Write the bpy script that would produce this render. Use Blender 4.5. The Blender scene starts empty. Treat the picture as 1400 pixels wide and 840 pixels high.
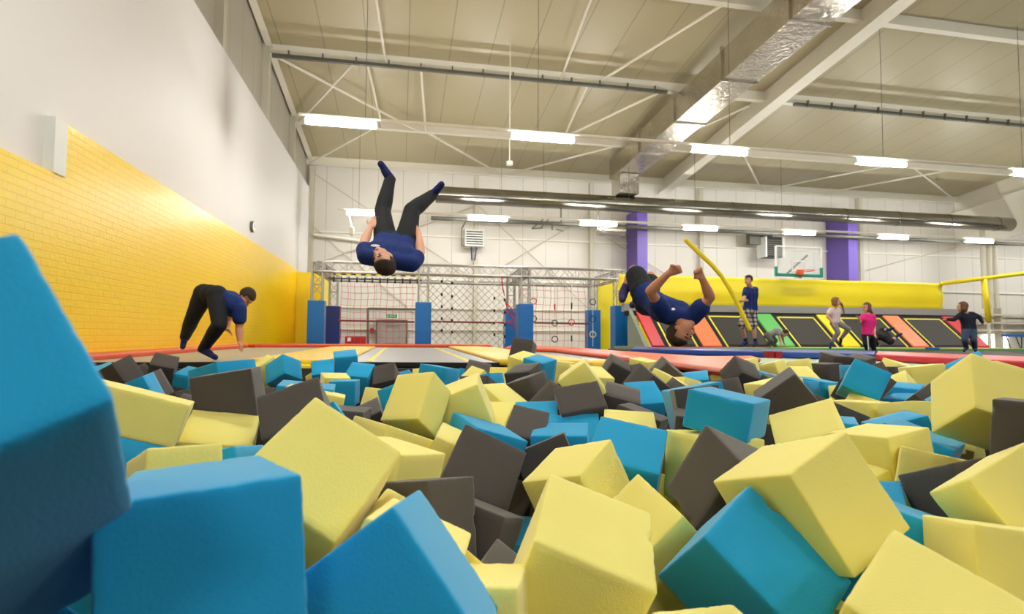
import bpy, bmesh, math, random
from mathutils import Vector as V3, Matrix, Quaternion, noise
random.seed(7)
COL = bpy.context.scene.collection
D = bpy.data
LAMP = 66
WORLD = 0.08
EXPO = 1.15
CUBES = [
    ([-2.2699, 5.2567, -0.0439], [-0.2308, 0.8333, -0.0443, -0.5004], [0.1978, 0.2002, 0.2001], 'g', 'charcoal foam cube tipped against the left wall padding, beside the big blue cube'),
    ([-2.2306, 6.0325, -0.0408], [-0.1344, -0.064, 0.9473, 0.2836], [0.2108, 0.192, 0.1844], 'g', "charcoal foam cube with light flat top below the bending person's rear foot"),
    ([-1.4365, 3.5511, -0.0699], [0.0085, 0.8429, 0.0616, -0.5344], [0.1999, 0.2, 0.2], 'b', 'small bright blue cube corner rising behind the long pale yellow block'),
    ([-1.8045, 4.6313, -0.1176], [-0.0729, 0.8502, 0.0085, -0.5213], [0.1998, 0.2, 0.1999], 'g', 'thin charcoal foam piece tucked between two blue cube corners on the left'),
    ([-2.0389, 6.1047, -0.138], [-0.0885, 0.0871, 0.9848, 0.1211], [0.146, 0.2567, 0.137], 'b', 'blue foam cube with pale top tucked left of the large charcoal slab'),
    ([-0.7823, 2.8187, 0.0516], [0.6517, -0.6795, 0.1444, -0.3045], [0.2, 0.2, 0.2], 'b', 'bright blue foam block lying along the sloping top of the large charcoal slab'),
    ([-0.5431, 2.0298, 0.07], [-0.0802, -0.0342, -0.7014, 0.7075], [0.1786, 0.1927, 0.1972], 'g', "large charcoal foam cube with a torn upper corner below the bending person's hand"),
    ([-0.6871, 1.6618, 0.0874], [-0.1469, -0.1258, 0.9799, -0.05], [0.2592, 0.228, 0.1106], 'y', 'long pale yellow foam block with a small pinhole, touching the big blue cube'),
    ([-0.5331, 1.86, -0.0802], [-0.0726, 0.0816, -0.1533, 0.9821], [0.1931, 0.2059, 0.2], 'y', 'plain yellow foam cube directly below the large torn charcoal cube'),
    ([-0.3761, 1.0568, -0.0176], [-0.2261, -0.0137, 0.1141, 0.9673], [0.1, 0.35, 0.2121], 'y', 'flat pale yellow block lying just above the wide blue foreground cube'),
    ([-0.3929, 1.3026, -0.0634], [-0.4289, 0.6095, 0.4729, -0.47], [0.1742, 0.2015, 0.2017], 'b', 'pale blue sliver of foam between the flat yellow block and the yellow diamond cube'),
    ([-0.2909, 0.4408, 0.1763], [0.0338, -0.3336, 0.8074, 0.4855], [0.1759, 0.12, 0.35], 'b', 'very large blurred blue cube towering at the left edge of the pit'),
    ([-0.1952, 0.6427, 0.0877], [0.034, -0.1572, 0.9849, -0.0636], [0.1436, 0.35, 0.1191], 'b', 'wide dark-fronted blue cube in the foreground with a nicked pale top'),
    ([-0.2837, 1.7478, 0.0361], [-0.0827, -0.144, -0.3736, 0.9126], [0.1776, 0.1604, 0.1491], 'g', 'broad charcoal foam cube standing behind the point of the large yellow diamond'),
    ([-0.1441, 1.032, 0.0182], [-0.3304, 0.8978, -0.1862, -0.2237], [0.1817, 0.1965, 0.1967], 'y', 'large yellow cube face turned as a diamond behind the blue foreground cubes'),
    ([-0.9689, 5.1355, -0.0347], [0.6272, 0.0958, -0.5716, 0.5203], [0.1907, 0.2138, 0.196], 'b', 'blue foam cube balanced on its corner below the yellow mat on the left'),
    ([-1.1453, 5.343, -0.0371], [-0.2094, -0.2926, -0.1036, 0.9273], [0.2, 0.2, 0.1999], 'y', 'pale yellow cube corner behind the blue cube balanced on its corner'),
    ([-0.6972, 5.5825, -0.0862], [-0.3216, 0.9436, 0.0621, 0.0487], [0.1987, 0.2002, 0.2], 'b', 'blue cube side before the left yellow mat, touching the tall pale-topped blue cube'),
    ([-0.5118, 5.679, 0.0195], [0.9844, 0.1516, -0.0357, 0.0814], [0.2092, 0.1986, 0.1904], 'b', 'tall blue cube with pale top rising highest in front of the left yellow mat'),
    ([-0.3299, 5.0413, -0.0895], [-0.0069, 0.1408, 0.9515, 0.2735], [0.2, 0.2006, 0.1998], 'b', 'blue foam cube with bright top between the tall blue cube and a charcoal cube'),
    ([-0.1083, 5.0021, -0.0985], [-0.38, 0.9123, -0.0456, 0.1455], [0.1872, 0.1988, 0.2009], 'g', 'upright charcoal cube at the near edge of the grey middle trampoline'),
    ([-0.5128, 4.7796, -0.1341], [0.9865, 0.0721, 0.0284, 0.1441], [0.2003, 0.2002, 0.1998], 'y', 'cream foam block with a flat top behind the broad charcoal cube'),
    ([-0.4157, 4.5686, -0.1535], [0.0053, 0.0561, 0.9984, -0.0008], [0.1915, 0.2002, 0.1838], 'b', 'upright teal blue cube with narrow bright side, in the small hollow behind the diamond'),
    ([-0.3591, 2.3186, -0.0033], [-0.0515, -0.0322, 0.9979, 0.0208], [0.2021, 0.173, 0.2022], 'b', 'little pale blue block end poking out beside the broad charcoal cube'),
    ([-0.316, 2.174, -0.0118], [-0.1116, -0.0378, 0.9929, -0.0185], [0.2023, 0.1643, 0.2023], 'y', 'cream foam corner under the upright teal blue cube'),
    ([-0.2316, 1.8683, -0.0551], [0.884, -0.0714, 0.4618, -0.0146], [0.187, 0.1491, 0.2047], 'b', 'narrow blue foam edge just above the tip of the yellow diamond'),
    ([-0.0605, 2.7735, -0.081], [-0.491, 0.6766, -0.429, 0.3422], [0.2, 0.1999, 0.2], 'y', 'yellow foam cube between the teal blue cube and the leaning charcoal one'),
    ([-0.1333, 2.4791, -0.1284], [-0.0326, -0.2201, -0.1052, 0.9692], [0.1999, 0.2, 0.1998], 'g', 'leaning charcoal cube with a black shaded face left of the big yellow cube'),
    ([-0.2145, 2.0105, -0.0548], [-0.0459, 0.0459, 0.9977, -0.02], [0.2001, 0.1979, 0.2], 'g', 'low charcoal block with a light top behind the slope of the yellow diamond'),
    ([0.0613, 2.3147, -0.0038], [0.5743, -0.7902, -0.0262, -0.2122], [0.1988, 0.2001, 0.2], 'b', 'deep blue cube corner leaning on the left face of the big yellow cube'),
    ([0.0591, 2.0435, 0.0421], [0.7908, 0.1545, -0.4123, 0.4251], [0.1891, 0.158, 0.1309], 'y', 'big yellow cube with three faces showing, in front of the grey middle trampoline'),
    ([0.2369, 3.6939, -0.0105], [-0.0725, 0.3011, 0.9505, -0.0262], [0.1889, 0.1922, 0.2012], 'b', 'blue foam cube peak showing right behind the big yellow three-faced cube'),
    ([0.6415, 4.8759, -0.0671], [-0.2362, 0.96, -0.1256, -0.083], [0.2, 0.2, 0.1999], 'g', 'charcoal cube with chipped top at the corner of the middle trampoline'),
    ([0.5717, 4.4131, -0.1027], [-0.3277, 0.7636, -0.5364, 0.1476], [0.1998, 0.2126, 0.1989], 'y', 'torn yellow cube resting in front of the chipped charcoal cube'),
    ([0.2345, 2.177, 0.0135], [0.0726, 0.2012, 0.7351, -0.6433], [0.1934, 0.1754, 0.1912], 'y', 'smooth yellow cube leaning against the right side of the big yellow three-faced cube'),
    ([1.1685, 5.4357, 0.1386], [0.5931, -0.7655, 0.2327, -0.0895], [0.2001, 0.2001, 0.2], 'g', 'charcoal cube standing on end highest of all, in front of the right yellow mat'),
    ([0.9375, 4.2998, 0.0382], [0.7345, -0.5422, 0.3249, -0.2467], [0.1869, 0.2009, 0.2012], 'y', 'yellow foam cube carrying the highest standing charcoal cube'),
    ([0.8725, 3.9779, -0.0339], [0.1014, 0.3261, 0.9322, 0.1197], [0.1992, 0.2004, 0.2], 'g', 'charcoal cube with light top and low dark front behind its larger twin'),
    ([0.6161, 2.7487, 0.0179], [0.1633, 0.3348, 0.928, 0.0118], [0.157, 0.1967, 0.1362], 'g', 'pointed charcoal cube with a ragged left tip in the middle of the pit'),
    ([1.0105, 4.1367, 0.0227], [0.0274, -0.3557, 0.9259, 0.1243], [0.1902, 0.1761, 0.2024], 'b', 'blue foam cube between the two charcoal cubes and the yellow pair in mid-pit'),
    ([1.4493, 5.0155, -0.0432], [0.9984, 0.011, 0.0503, 0.0249], [0.2087, 0.1996, 0.1994], 'y', 'yellow cube with cream top at the rear of the yellow pair in mid-pit'),
    ([0.8275, 2.5474, 0.0692], [-0.1114, -0.3311, -0.6492, 0.6757], [0.1484, 0.1659, 0.206], 'y', 'tilted yellow cube with a pale ridge, front one of the yellow pair in mid-pit'),
    ([0.7664, 2.3721, -0.0462], [0.0425, -0.1044, -0.2975, 0.9481], [0.1934, 0.1663, 0.2019], 'g', 'large plain charcoal cube face in front of the yellow pair in mid-pit'),
    ([1.0162, 2.5817, -0.066], [0.9674, 0.1505, 0.0935, -0.1809], [0.1681, 0.2015, 0.2021], 'g', 'charcoal cube with a broad light grey top right of the large plain charcoal face'),
    ([1.0377, 3.0751, -0.0015], [-0.0406, -0.0308, 0.9888, 0.1403], [0.2, 0.2, 0.2], 'y', 'pale yellow corner between the large plain charcoal cube and the charcoal huddle'),
    ([1.7264, 4.4531, -0.0074], [0.219, 0.5087, 0.6505, -0.5198], [0.2012, 0.1798, 0.1947], 'g', 'charcoal cube on its corner at the front of the dark huddle in mid-pit'),
    ([1.9084, 4.4277, -0.0769], [0.5853, -0.3634, -0.3097, 0.6553], [0.1963, 0.1992, 0.1972], 'g', 'small charcoal cube side at the right of the dark huddle'),
    ([1.4316, 3.1924, -0.0152], [0.6428, -0.1778, -0.4649, 0.5822], [0.1703, 0.1858, 0.1777], 'g', 'charcoal cube with pointed ridge directly behind the ragged bright blue cube'),
    ([1.3435, 3.0395, -0.1044], [0.0097, -0.0331, -0.274, 0.9611], [0.181, 0.2012, 0.2011], 'b', 'bright blue cube with ragged edge in front of the pointed charcoal ridge'),
    ([1.1544, 2.0988, -0.0054], [-0.4859, 0.6348, 0.4448, -0.4039], [0.2006, 0.1998, 0.1995], 'b', 'small blue foam side just right of the ragged bright blue cube'),
    ([2.278, 5.1394, -0.0306], [-0.0597, 0.4679, 0.8798, 0.0594], [0.1999, 0.1999, 0.1999], 'y', "yellow cube with cream top near the long orange pad, behind the flipped person's head line"),
    ([1.6404, 3.3547, -0.0552], [0.483, -0.1388, -0.6036, 0.6189], [0.1961, 0.1984, 0.2005], 'y', 'long yellow plank-like block sloping down to the right below the cream-topped cube'),
    ([1.8411, 3.7769, -0.0053], [0.1839, 0.4191, 0.6552, -0.601], [0.2005, 0.1936, 0.1988], 'g', 'small charcoal cube edge behind the sloping yellow plank-like block'),
    ([1.6229, 3.1488, -0.1136], [0.378, -0.5974, 0.6756, -0.2094], [0.1996, 0.1996, 0.2001], 'g', 'tiny charcoal corner poking through the cream blocks by the orange pad'),
    ([2.0861, 3.7974, -0.087], [0.2402, -0.0988, -0.1192, 0.9583], [0.2, 0.1998, 0.1999], 'b', 'small blue cube with bright top beneath the torn end of the orange pad'),
    ([1.8187, 3.5222, -0.0939], [0.6309, -0.7283, -0.1148, 0.2414], [0.2, 0.1998, 0.2], 'y', 'narrow yellow block lying in front of the small blue cube by the orange pad'),
    ([2.6465, 4.2738, -0.0841], [-0.4071, 0.6498, 0.4161, -0.4887], [0.2, 0.1999, 0.2], 'y', 'small dull yellow corner left of the charcoal pyramid-like cube'),
    ([2.5362, 3.9388, -0.0095], [0.7321, -0.21, -0.531, 0.3713], [0.1953, 0.1901, 0.195], 'g', 'charcoal cube standing on its corner like a pyramid by the orange pad tip'),
    ([1.6956, 2.8409, -0.0614], [-0.1542, 0.0604, -0.5729, 0.8027], [0.2, 0.1999, 0.2], 'g', 'charcoal block with dark slanted face just behind the large teal cube'),
    ([0.9729, 1.5844, 0.0596], [-0.0807, 0.4091, 0.9087, 0.0202], [0.1882, 0.1992, 0.115], 'b', "large teal blue cube with pale top and side, right of the pit's centre"),
    ([1.0571, 1.9128, 0.0085], [0.5233, -0.6424, -0.3942, 0.3976], [0.2031, 0.1961, 0.1505], 'g', 'charcoal foam face pinched against the left edge of the large teal cube'),
    ([0.9993, 1.77, -0.0722], [0.9733, 0.0452, 0.041, -0.2211], [0.2027, 0.1595, 0.2028], 'g', 'charcoal block with light top and black side left of the large teal cube'),
    ([1.0094, 2.3426, -0.1287], [-0.1564, 0.3254, 0.9322, 0.0276], [0.1892, 0.1909, 0.2012], 'g', 'small charcoal corner in the dark gap left of the large teal cube'),
    ([0.8871, 2.1422, -0.1306], [0.1789, 0.0022, -0.1041, 0.9783], [0.1993, 0.1999, 0.1998], 'y', 'pale yellow block behind the top edge of the bright blue centre cube'),
    ([0.5925, 2.074, -0.1559], [0.0258, 0.1683, 0.9838, 0.0567], [0.2047, 0.1755, 0.2012], 'b', 'flat pale blue block facing up in the centre of the pit'),
    ([0.7108, 2.2545, -0.1656], [0.1255, -0.0706, -0.2968, 0.944], [0.1932, 0.1833, 0.2014], 'b', 'pale blue slab just behind the flat pale blue centre block'),
    ([0.4743, 2.1774, -0.1245], [-0.2186, 0.9583, -0.1723, -0.0639], [0.1469, 0.206, 0.1938], 'g', 'slanted charcoal cube left of the flat pale blue centre block'),
    ([0.5745, 2.3785, -0.1244], [0.129, -0.0497, -0.1957, 0.9709], [0.1827, 0.1962, 0.2014], 'b', 'teal blue wedge between the pointed charcoal cube and the slanted charcoal cube'),
    ([0.3785, 2.2796, -0.1171], [0.1951, -0.0355, -0.1818, 0.9631], [0.1356, 0.2183, 0.2038], 'y', 'glowing yellow cube side left of the slanted charcoal cube'),
    ([0.4343, 2.5765, -0.0631], [-0.3815, 0.1236, -0.2397, 0.8841], [0.1934, 0.1862, 0.2013], 'y', "crumbly pale yellow block lying under the pointed charcoal cube's ragged tip"),
    ([0.5655, 3.8117, -0.0787], [-0.3346, 0.2862, -0.5459, 0.7129], [0.1999, 0.1999, 0.1999], 'b', 'light blue square of foam left of the charcoal twins in mid-pit'),
    ([0.4844, 3.589, -0.0922], [0.2551, -0.1994, -0.5117, 0.7958], [0.2001, 0.1998, 0.1998], 'g', 'tiny charcoal square left of the light blue square'),
    ([0.8466, 4.635, -0.0877], [0.5772, -0.738, 0.2708, -0.2209], [0.2002, 0.1999, 0.1999], 'y', 'long pale yellow edge above the light blue square'),
    ([0.2752, 1.9718, -0.1173], [-0.1619, -0.1702, 0.9707, 0.0515], [0.2079, 0.1979, 0.1995], 'b', 'thin blue foam edge running down behind the big tilted charcoal cube'),
    ([0.5236, 1.9607, -0.1806], [-0.0407, -0.2311, -0.6226, 0.7465], [0.1893, 0.2059, 0.1348], 'g', 'charcoal cube with a lit slanted top between the big tilted charcoal and pale yellow cubes'),
    ([0.2187, 1.6695, -0.1389], [-0.389, 0.8924, -0.1547, -0.1683], [0.1985, 0.2068, 0.1995], 'g', 'big tilted charcoal cube with one broad face toward the viewer, at centre'),
    ([0.6644, 1.6302, -0.1064], [0.8413, 0.1976, -0.1753, 0.4717], [0.1953, 0.2044, 0.1999], 'b', 'bright blue cube with dark lower face at the centre right of the pit'),
    ([0.4628, 1.4229, -0.1168], [0.916, -0.0604, -0.2155, 0.3329], [0.1742, 0.1876, 0.1986], 'y', 'pale yellow cube with a ridge, behind the huge foreground yellow cube'),
    ([0.288, 0.9268, -0.111], [-0.2316, 0.7912, 0.5658, 0.0123], [0.1977, 0.1891, 0.2191], 'y', 'huge pale yellow cube in the centre foreground with glowing lower face'),
    ([0.1002, 0.7865, -0.1422], [0.0033, 0.1403, 0.984, -0.1096], [0.1438, 0.1814, 0.2049], 'y', 'yellow foam cube at the bottom edge under the huge foreground yellow cube'),
    ([-0.0213, 0.6474, -0.0198], [0.3044, 0.0516, 0.9445, -0.1118], [0.2016, 0.2027, 0.1743], 'b', 'blue foreground cube with a pale sloping side, left of the dark gap'),
    ([0.0428, 1.2359, -0.1173], [0.1925, -0.258, -0.5931, 0.738], [0.1757, 0.198, 0.182], 'g', 'charcoal cube corner rising right behind the sloping blue foreground cube'),
    ([0.0051, 1.0262, -0.1239], [-0.2563, 0.7177, -0.5635, 0.319], [0.1763, 0.195, 0.1989], 'y', 'narrow yellow edge beside the lower right of the yellow diamond'),
    ([-0.0049, 0.8376, -0.0775], [0.1019, 0.2075, 0.0463, 0.9718], [0.1396, 0.1857, 0.2054], 'y', 'yellow corner caught between the sloping blue cube and the dark gap'),
    ([0.19, 1.0808, -0.2609], [0.5391, -0.2044, 0.2276, -0.7847], [0.1958, 0.2, 0.2], 'g', 'charcoal cube deep in the dark gap left of the huge yellow cube'),
    ([0.1591, 1.4016, -0.2146], [0.6222, -0.5774, -0.2093, 0.4855], [0.1912, 0.2006, 0.1977], 'g', 'black-looking charcoal cube highest inside the dark gap'),
    ([-0.0322, 1.4401, -0.0775], [0.2428, -0.4003, 0.6483, -0.6004], [0.2, 0.2012, 0.1813], 'y', 'yellow cube face behind the right corner of the yellow diamond'),
    ([-0.0471, 1.747, -0.0831], [0.6393, -0.6867, -0.0781, 0.3372], [0.1824, 0.2024, 0.1803], 'y', 'deep yellow block lying beneath the big yellow three-faced cube'),
    ([0.1255, 1.8098, -0.1162], [-0.1826, 0.7432, 0.6333, -0.1153], [0.2047, 0.1, 0.2093], 'y', 'cream-topped small yellow cube left of the big tilted charcoal cube'),
    ([0.9145, 1.5685, -0.0998], [0.5126, -0.5528, 0.4722, -0.4568], [0.1996, 0.1999, 0.1994], 'y', 'plain yellow cube between the bright blue centre cube and the teal cube'),
    ([0.7678, 1.2164, -0.0652], [0.6695, -0.303, -0.4552, 0.5027], [0.1706, 0.1843, 0.2032], 'g', 'charcoal cube leaning on its edge left of the giant yellow block'),
    ([0.7494, 0.9688, -0.0222], [0.2567, 0.6432, 0.7184, 0.0651], [0.2377, 0.1524, 0.1871], 'y', 'giant yellow block with cream top stretching to the lower right foreground'),
    ([0.6153, 0.9378, -0.1396], [0.8985, -0.3169, -0.2646, 0.1489], [0.163, 0.1851, 0.2121], 'b', 'large blue foreground cube with a dented top, under the giant yellow block'),
    ([0.7116, 0.6818, -0.1524], [-0.2676, -0.0857, -0.2311, 0.9315], [0.1999, 0.1998, 0.1999], 'y', 'very large blank yellow cube at the bottom right corner of the picture'),
    ([1.167, 0.8699, -0.0822], [0.9514, -0.253, -0.173, 0.0297], [0.1886, 0.1, 0.2955], 'y', 'pale yellow cube cut by the right edge of the picture, touching two charcoal cubes'),
    ([0.9742, 0.7552, -0.1151], [0.5744, -0.6202, -0.2938, 0.4462], [0.1941, 0.2001, 0.1971], 'y', 'yellow cube under the charcoal triangle at the right'),
    ([1.262, 1.0503, -0.083], [-0.4056, 0.6635, 0.3806, -0.5004], [0.1978, 0.201, 0.1885], 'g', 'charcoal cube corner forming a triangle at the right, with crumbled ridge'),
    ([1.0944, 1.2094, -0.1902], [0.3556, -0.1031, -0.1054, 0.9229], [0.2001, 0.1967, 0.1999], 'b', 'small teal patch of foam left of the charcoal triangle'),
    ([0.9612, 1.0074, -0.146], [0.4519, -0.273, -0.5662, 0.633], [0.19, 0.2015, 0.1854], 'b', 'teal cube corner below the charcoal triangle'),
    ([1.2437, 1.4456, -0.1914], [0.1448, 0.1066, 0.7159, -0.6747], [0.2002, 0.1999, 0.1992], 'y', 'tiny cream corner above the small teal patch'),
    ([1.356, 1.2353, -0.1109], [-0.0401, 0.9166, 0.3835, -0.1054], [0.1705, 0.2019, 0.2018], 'y', 'flat-topped yellow cube under the tall yellow cube at right'),
    ([1.4012, 1.4612, -0.0782], [0.0744, 0.6532, 0.7533, 0.0211], [0.1961, 0.168, 0.1935], 'y', "wide cream-topped yellow cube behind the giant yellow block's right flank"),
    ([1.796, 1.4804, 0.085], [0.8032, -0.2661, -0.5277, 0.0749], [0.1957, 0.2045, 0.2], 'y', 'tall yellow cube rising highest on the right, with a glowing underside'),
    ([1.402, 1.0147, 0.0864], [0.8899, -0.0168, 0.0387, -0.4543], [0.1823, 0.35, 0.1244], 'g', 'charcoal cube cut off by the right edge of the picture'),
    ([2.2704, 2.4786, 0.0575], [-0.3929, 0.7782, 0.2247, 0.4354], [0.1552, 0.1694, 0.1944], 'b', 'bright blue cube standing tilted on the right side of the pit'),
    ([4.0877, 4.9241, -0.0524], [0.0136, 0.6443, 0.7645, 0.0189], [0.2127, 0.2102, 0.1781], 'g', 'charcoal cube with two dark faces and grey top left of the tilted blue cube'),
    ([4.2868, 5.0426, 0.0222], [0.7689, -0.6389, 0.0127, 0.0193], [0.1942, 0.2001, 0.1997], 'g', "low charcoal slab against the mat's blue edge, left of its neighbour"),
    ([4.5218, 4.9666, 0.0024], [0.9754, 0.1063, -0.0635, 0.1826], [0.1998, 0.1998, 0.2], 'g', 'charcoal cube end with light grey top just under the blue to red pad joint'),
    ([3.2537, 3.4408, -0.0394], [0.1999, -0.2819, -0.339, 0.875], [0.2, 0.1999, 0.1999], 'g', 'charcoal cube with a pale edge behind the tilted bright blue cube'),
    ([3.5912, 3.6968, -0.0273], [0.3684, -0.3967, -0.5782, 0.6104], [0.2, 0.1999, 0.2], 'g', 'small upright charcoal side right of the tilted bright blue cube'),
    ([3.8375, 3.8342, -0.0069], [-0.1732, 0.7188, 0.6732, 0.0041], [0.2002, 0.2, 0.1993], 'y', 'yellow block lying under the red pad behind the charcoal cubes'),
    ([2.8704, 2.8645, -0.0655], [0.382, -0.3493, -0.1874, 0.8348], [0.2004, 0.1994, 0.2], 'y', 'narrow pale yellow cube beside the broad yellow one below the red pad'),
    ([3.4198, 3.2226, 0.0075], [0.6575, -0.7186, 0.1079, -0.1992], [0.2, 0.2, 0.2], 'y', 'broad yellow cube below the red pad, left of the tall yellow cube'),
    ([3.5709, 2.9988, 0.0432], [-0.1838, 0.8627, -0.319, 0.3466], [0.2, 0.2, 0.2], 'b', 'light blue corner peeking over the shoulder of the tall yellow cube'),
    ([2.6953, 2.691, -0.0672], [-0.3201, 0.3307, 0.6713, -0.581], [0.2032, 0.2025, 0.1646], 'b', 'long blue edge beneath the broad yellow cube on the right'),
    ([2.6003, 2.5265, -0.111], [0.0081, 0.9698, 0.2361, 0.0614], [0.1882, 0.1991, 0.2007], 'b', "pale blue flat top right of the tilted bright blue cube's lower tip"),
    ([2.4747, 2.295, -0.0555], [-0.205, 0.7107, 0.4463, -0.5037], [0.1989, 0.2, 0.1981], 'g', 'small charcoal tip in front of the pale blue flat top'),
    ([2.3433, 2.0068, -0.002], [0.1427, 0.8949, -0.3255, 0.27], [0.2, 0.2, 0.2], 'b', 'tiny blue piece touching the left side of the tall yellow cube'),
    ([2.2326, 2.4059, -0.1288], [-0.42, 0.6261, -0.6024, 0.2622], [0.1971, 0.199, 0.1997], 'y', 'yellow block under the lower corner of the tilted bright blue cube'),
    ([2.026, 2.2496, -0.0965], [0.3877, -0.3958, -0.5695, 0.6073], [0.2, 0.1998, 0.2], 'y', 'yellow block end above the dark tilted charcoal piece on the right'),
    ([2.0796, 1.9852, -0.0755], [-0.4177, 0.5286, -0.4897, 0.5535], [0.1996, 0.1999, 0.199], 'y', 'long yellow block behind the blue peak left of the tall yellow cube'),
    ([1.7797, 2.1506, -0.079], [0.7633, -0.6126, 0.0343, 0.2022], [0.2, 0.1999, 0.2001], 'g', 'dark tilted charcoal piece left of the low blue peak'),
    ([1.5426, 1.866, -0.1071], [0.3278, 0.0109, -0.0095, 0.9446], [0.2, 0.2, 0.1998], 'b', 'light blue corner beneath the dark tilted charcoal piece'),
    ([1.8474, 1.8341, -0.1094], [0.2207, -0.1552, 0.0476, 0.9617], [0.168, 0.1999, 0.2022], 'b', 'low blue peak of foam left of the tall yellow cube'),
    ([1.6968, 1.6455, -0.1204], [-0.2742, 0.0537, -0.1558, 0.9474], [0.2, 0.1999, 0.1998], 'b', 'teal gable-shaped foam corner in front of the low blue peak'),
    ([3.3459, 3.6864, -0.0142], [-0.4192, 0.4359, -0.549, 0.5769], [0.195, 0.2011, 0.1888], 'b', 'blue cube side between the grey-topped charcoal and the tilted blue cube'),
    ([2.2726, 2.9641, -0.0716], [-0.1766, 0.173, -0.6429, 0.725], [0.2, 0.1999, 0.2], 'b', 'blue cube face below the sloping yellow block on the right half'),
    ([2.4491, 3.0366, -0.0618], [0.7279, -0.6578, -0.1037, 0.1635], [0.2002, 0.1998, 0.2002], 'b', 'small blue cube below the grey-topped charcoal cube'),
    ([2.5075, 2.8143, -0.1063], [-0.4288, 0.8117, -0.3095, 0.2481], [0.1966, 0.1999, 0.1998], 'y', 'tiny cream corner beside the small slanted charcoal edge'),
    ([2.412, 2.6376, 0.0161], [-0.1774, 0.8084, 0.3986, -0.3951], [0.1969, 0.1943, 0.1862], 'g', 'small slanted charcoal edge under the tilted bright blue cube'),
    ([1.3632, 1.6962, -0.0715], [0.2728, -0.2339, -0.1524, 0.9207], [0.2103, 0.197, 0.1969], 'y', 'smooth yellow cube between the large teal cube and the giant yellow block'),
    ([1.4076, 1.9094, 0.0686], [-0.0377, -0.4252, -0.6086, 0.6689], [0.1688, 0.1235, 0.1847], 'g', 'long charcoal cube with lit top, right of the large teal cube'),
    ([3.2975, 4.2605, -0.0937], [-0.0192, 0.0147, -0.2965, 0.9547], [0.2037, 0.2044, 0.1994], 'y', 'pale yellow sloping block behind the long lit charcoal cube'),
    ([3.8014, 5.3175, -0.0532], [0.2789, -0.4805, -0.5826, 0.5933], [0.2034, 0.1671, 0.2018], 'y', 'yellow cube with pale side right of the charcoal pyramid-like cube'),
    ([3.7564, 4.8429, -0.0348], [0.1883, -0.2883, -0.5844, 0.7348], [0.2, 0.1999, 0.2], 'y', 'yellow block edge under the blue pad, right of the red joint'),
    ([3.1461, 4.8329, -0.0215], [-0.1768, 0.1043, -0.6519, 0.73], [0.1999, 0.2, 0.1997], 'y', 'yellow foam corner by the tip of the orange pad'),
    ([2.7445, 3.8951, -0.0899], [-0.0494, 0.9739, -0.1892, -0.1153], [0.1869, 0.2041, 0.2005], 'b', 'light blue strip of foam behind the long lit charcoal cube'),
    ([2.6226, 3.6829, -0.1118], [-0.3212, 0.0897, -0.2213, 0.9164], [0.1966, 0.2, 0.2002], 'g', 'small charcoal block between the pyramid-like cube and the light blue strip'),
    ([1.8736, 2.6044, -0.0308], [0.5473, -0.4908, 0.424, -0.529], [0.2, 0.1999, 0.2], 'y', 'cream foam face below the charcoal pyramid-like cube'),
    ([0.415, 0.7004, -0.2186], [-0.2115, 0.1514, -0.1591, 0.9524], [0.2, 0.1998, 0.1997], 'y', 'yellow corner at the bottom edge in front of the dented blue cube'),
    ([0.5497, 1.1996, -0.1875], [0.2561, 0.2611, 0.7285, -0.5793], [0.1999, 0.1999, 0.1991], 'y', 'shaded olive-yellow cube in the hollow left of the dented blue cube'),
    ([0.7018, 2.5549, -0.0662], [-0.2426, 0.919, 0.1241, -0.2848], [0.1945, 0.1611, 0.1976], 'g', 'small charcoal corner behind the upper left of the large plain charcoal face'),
]
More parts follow.
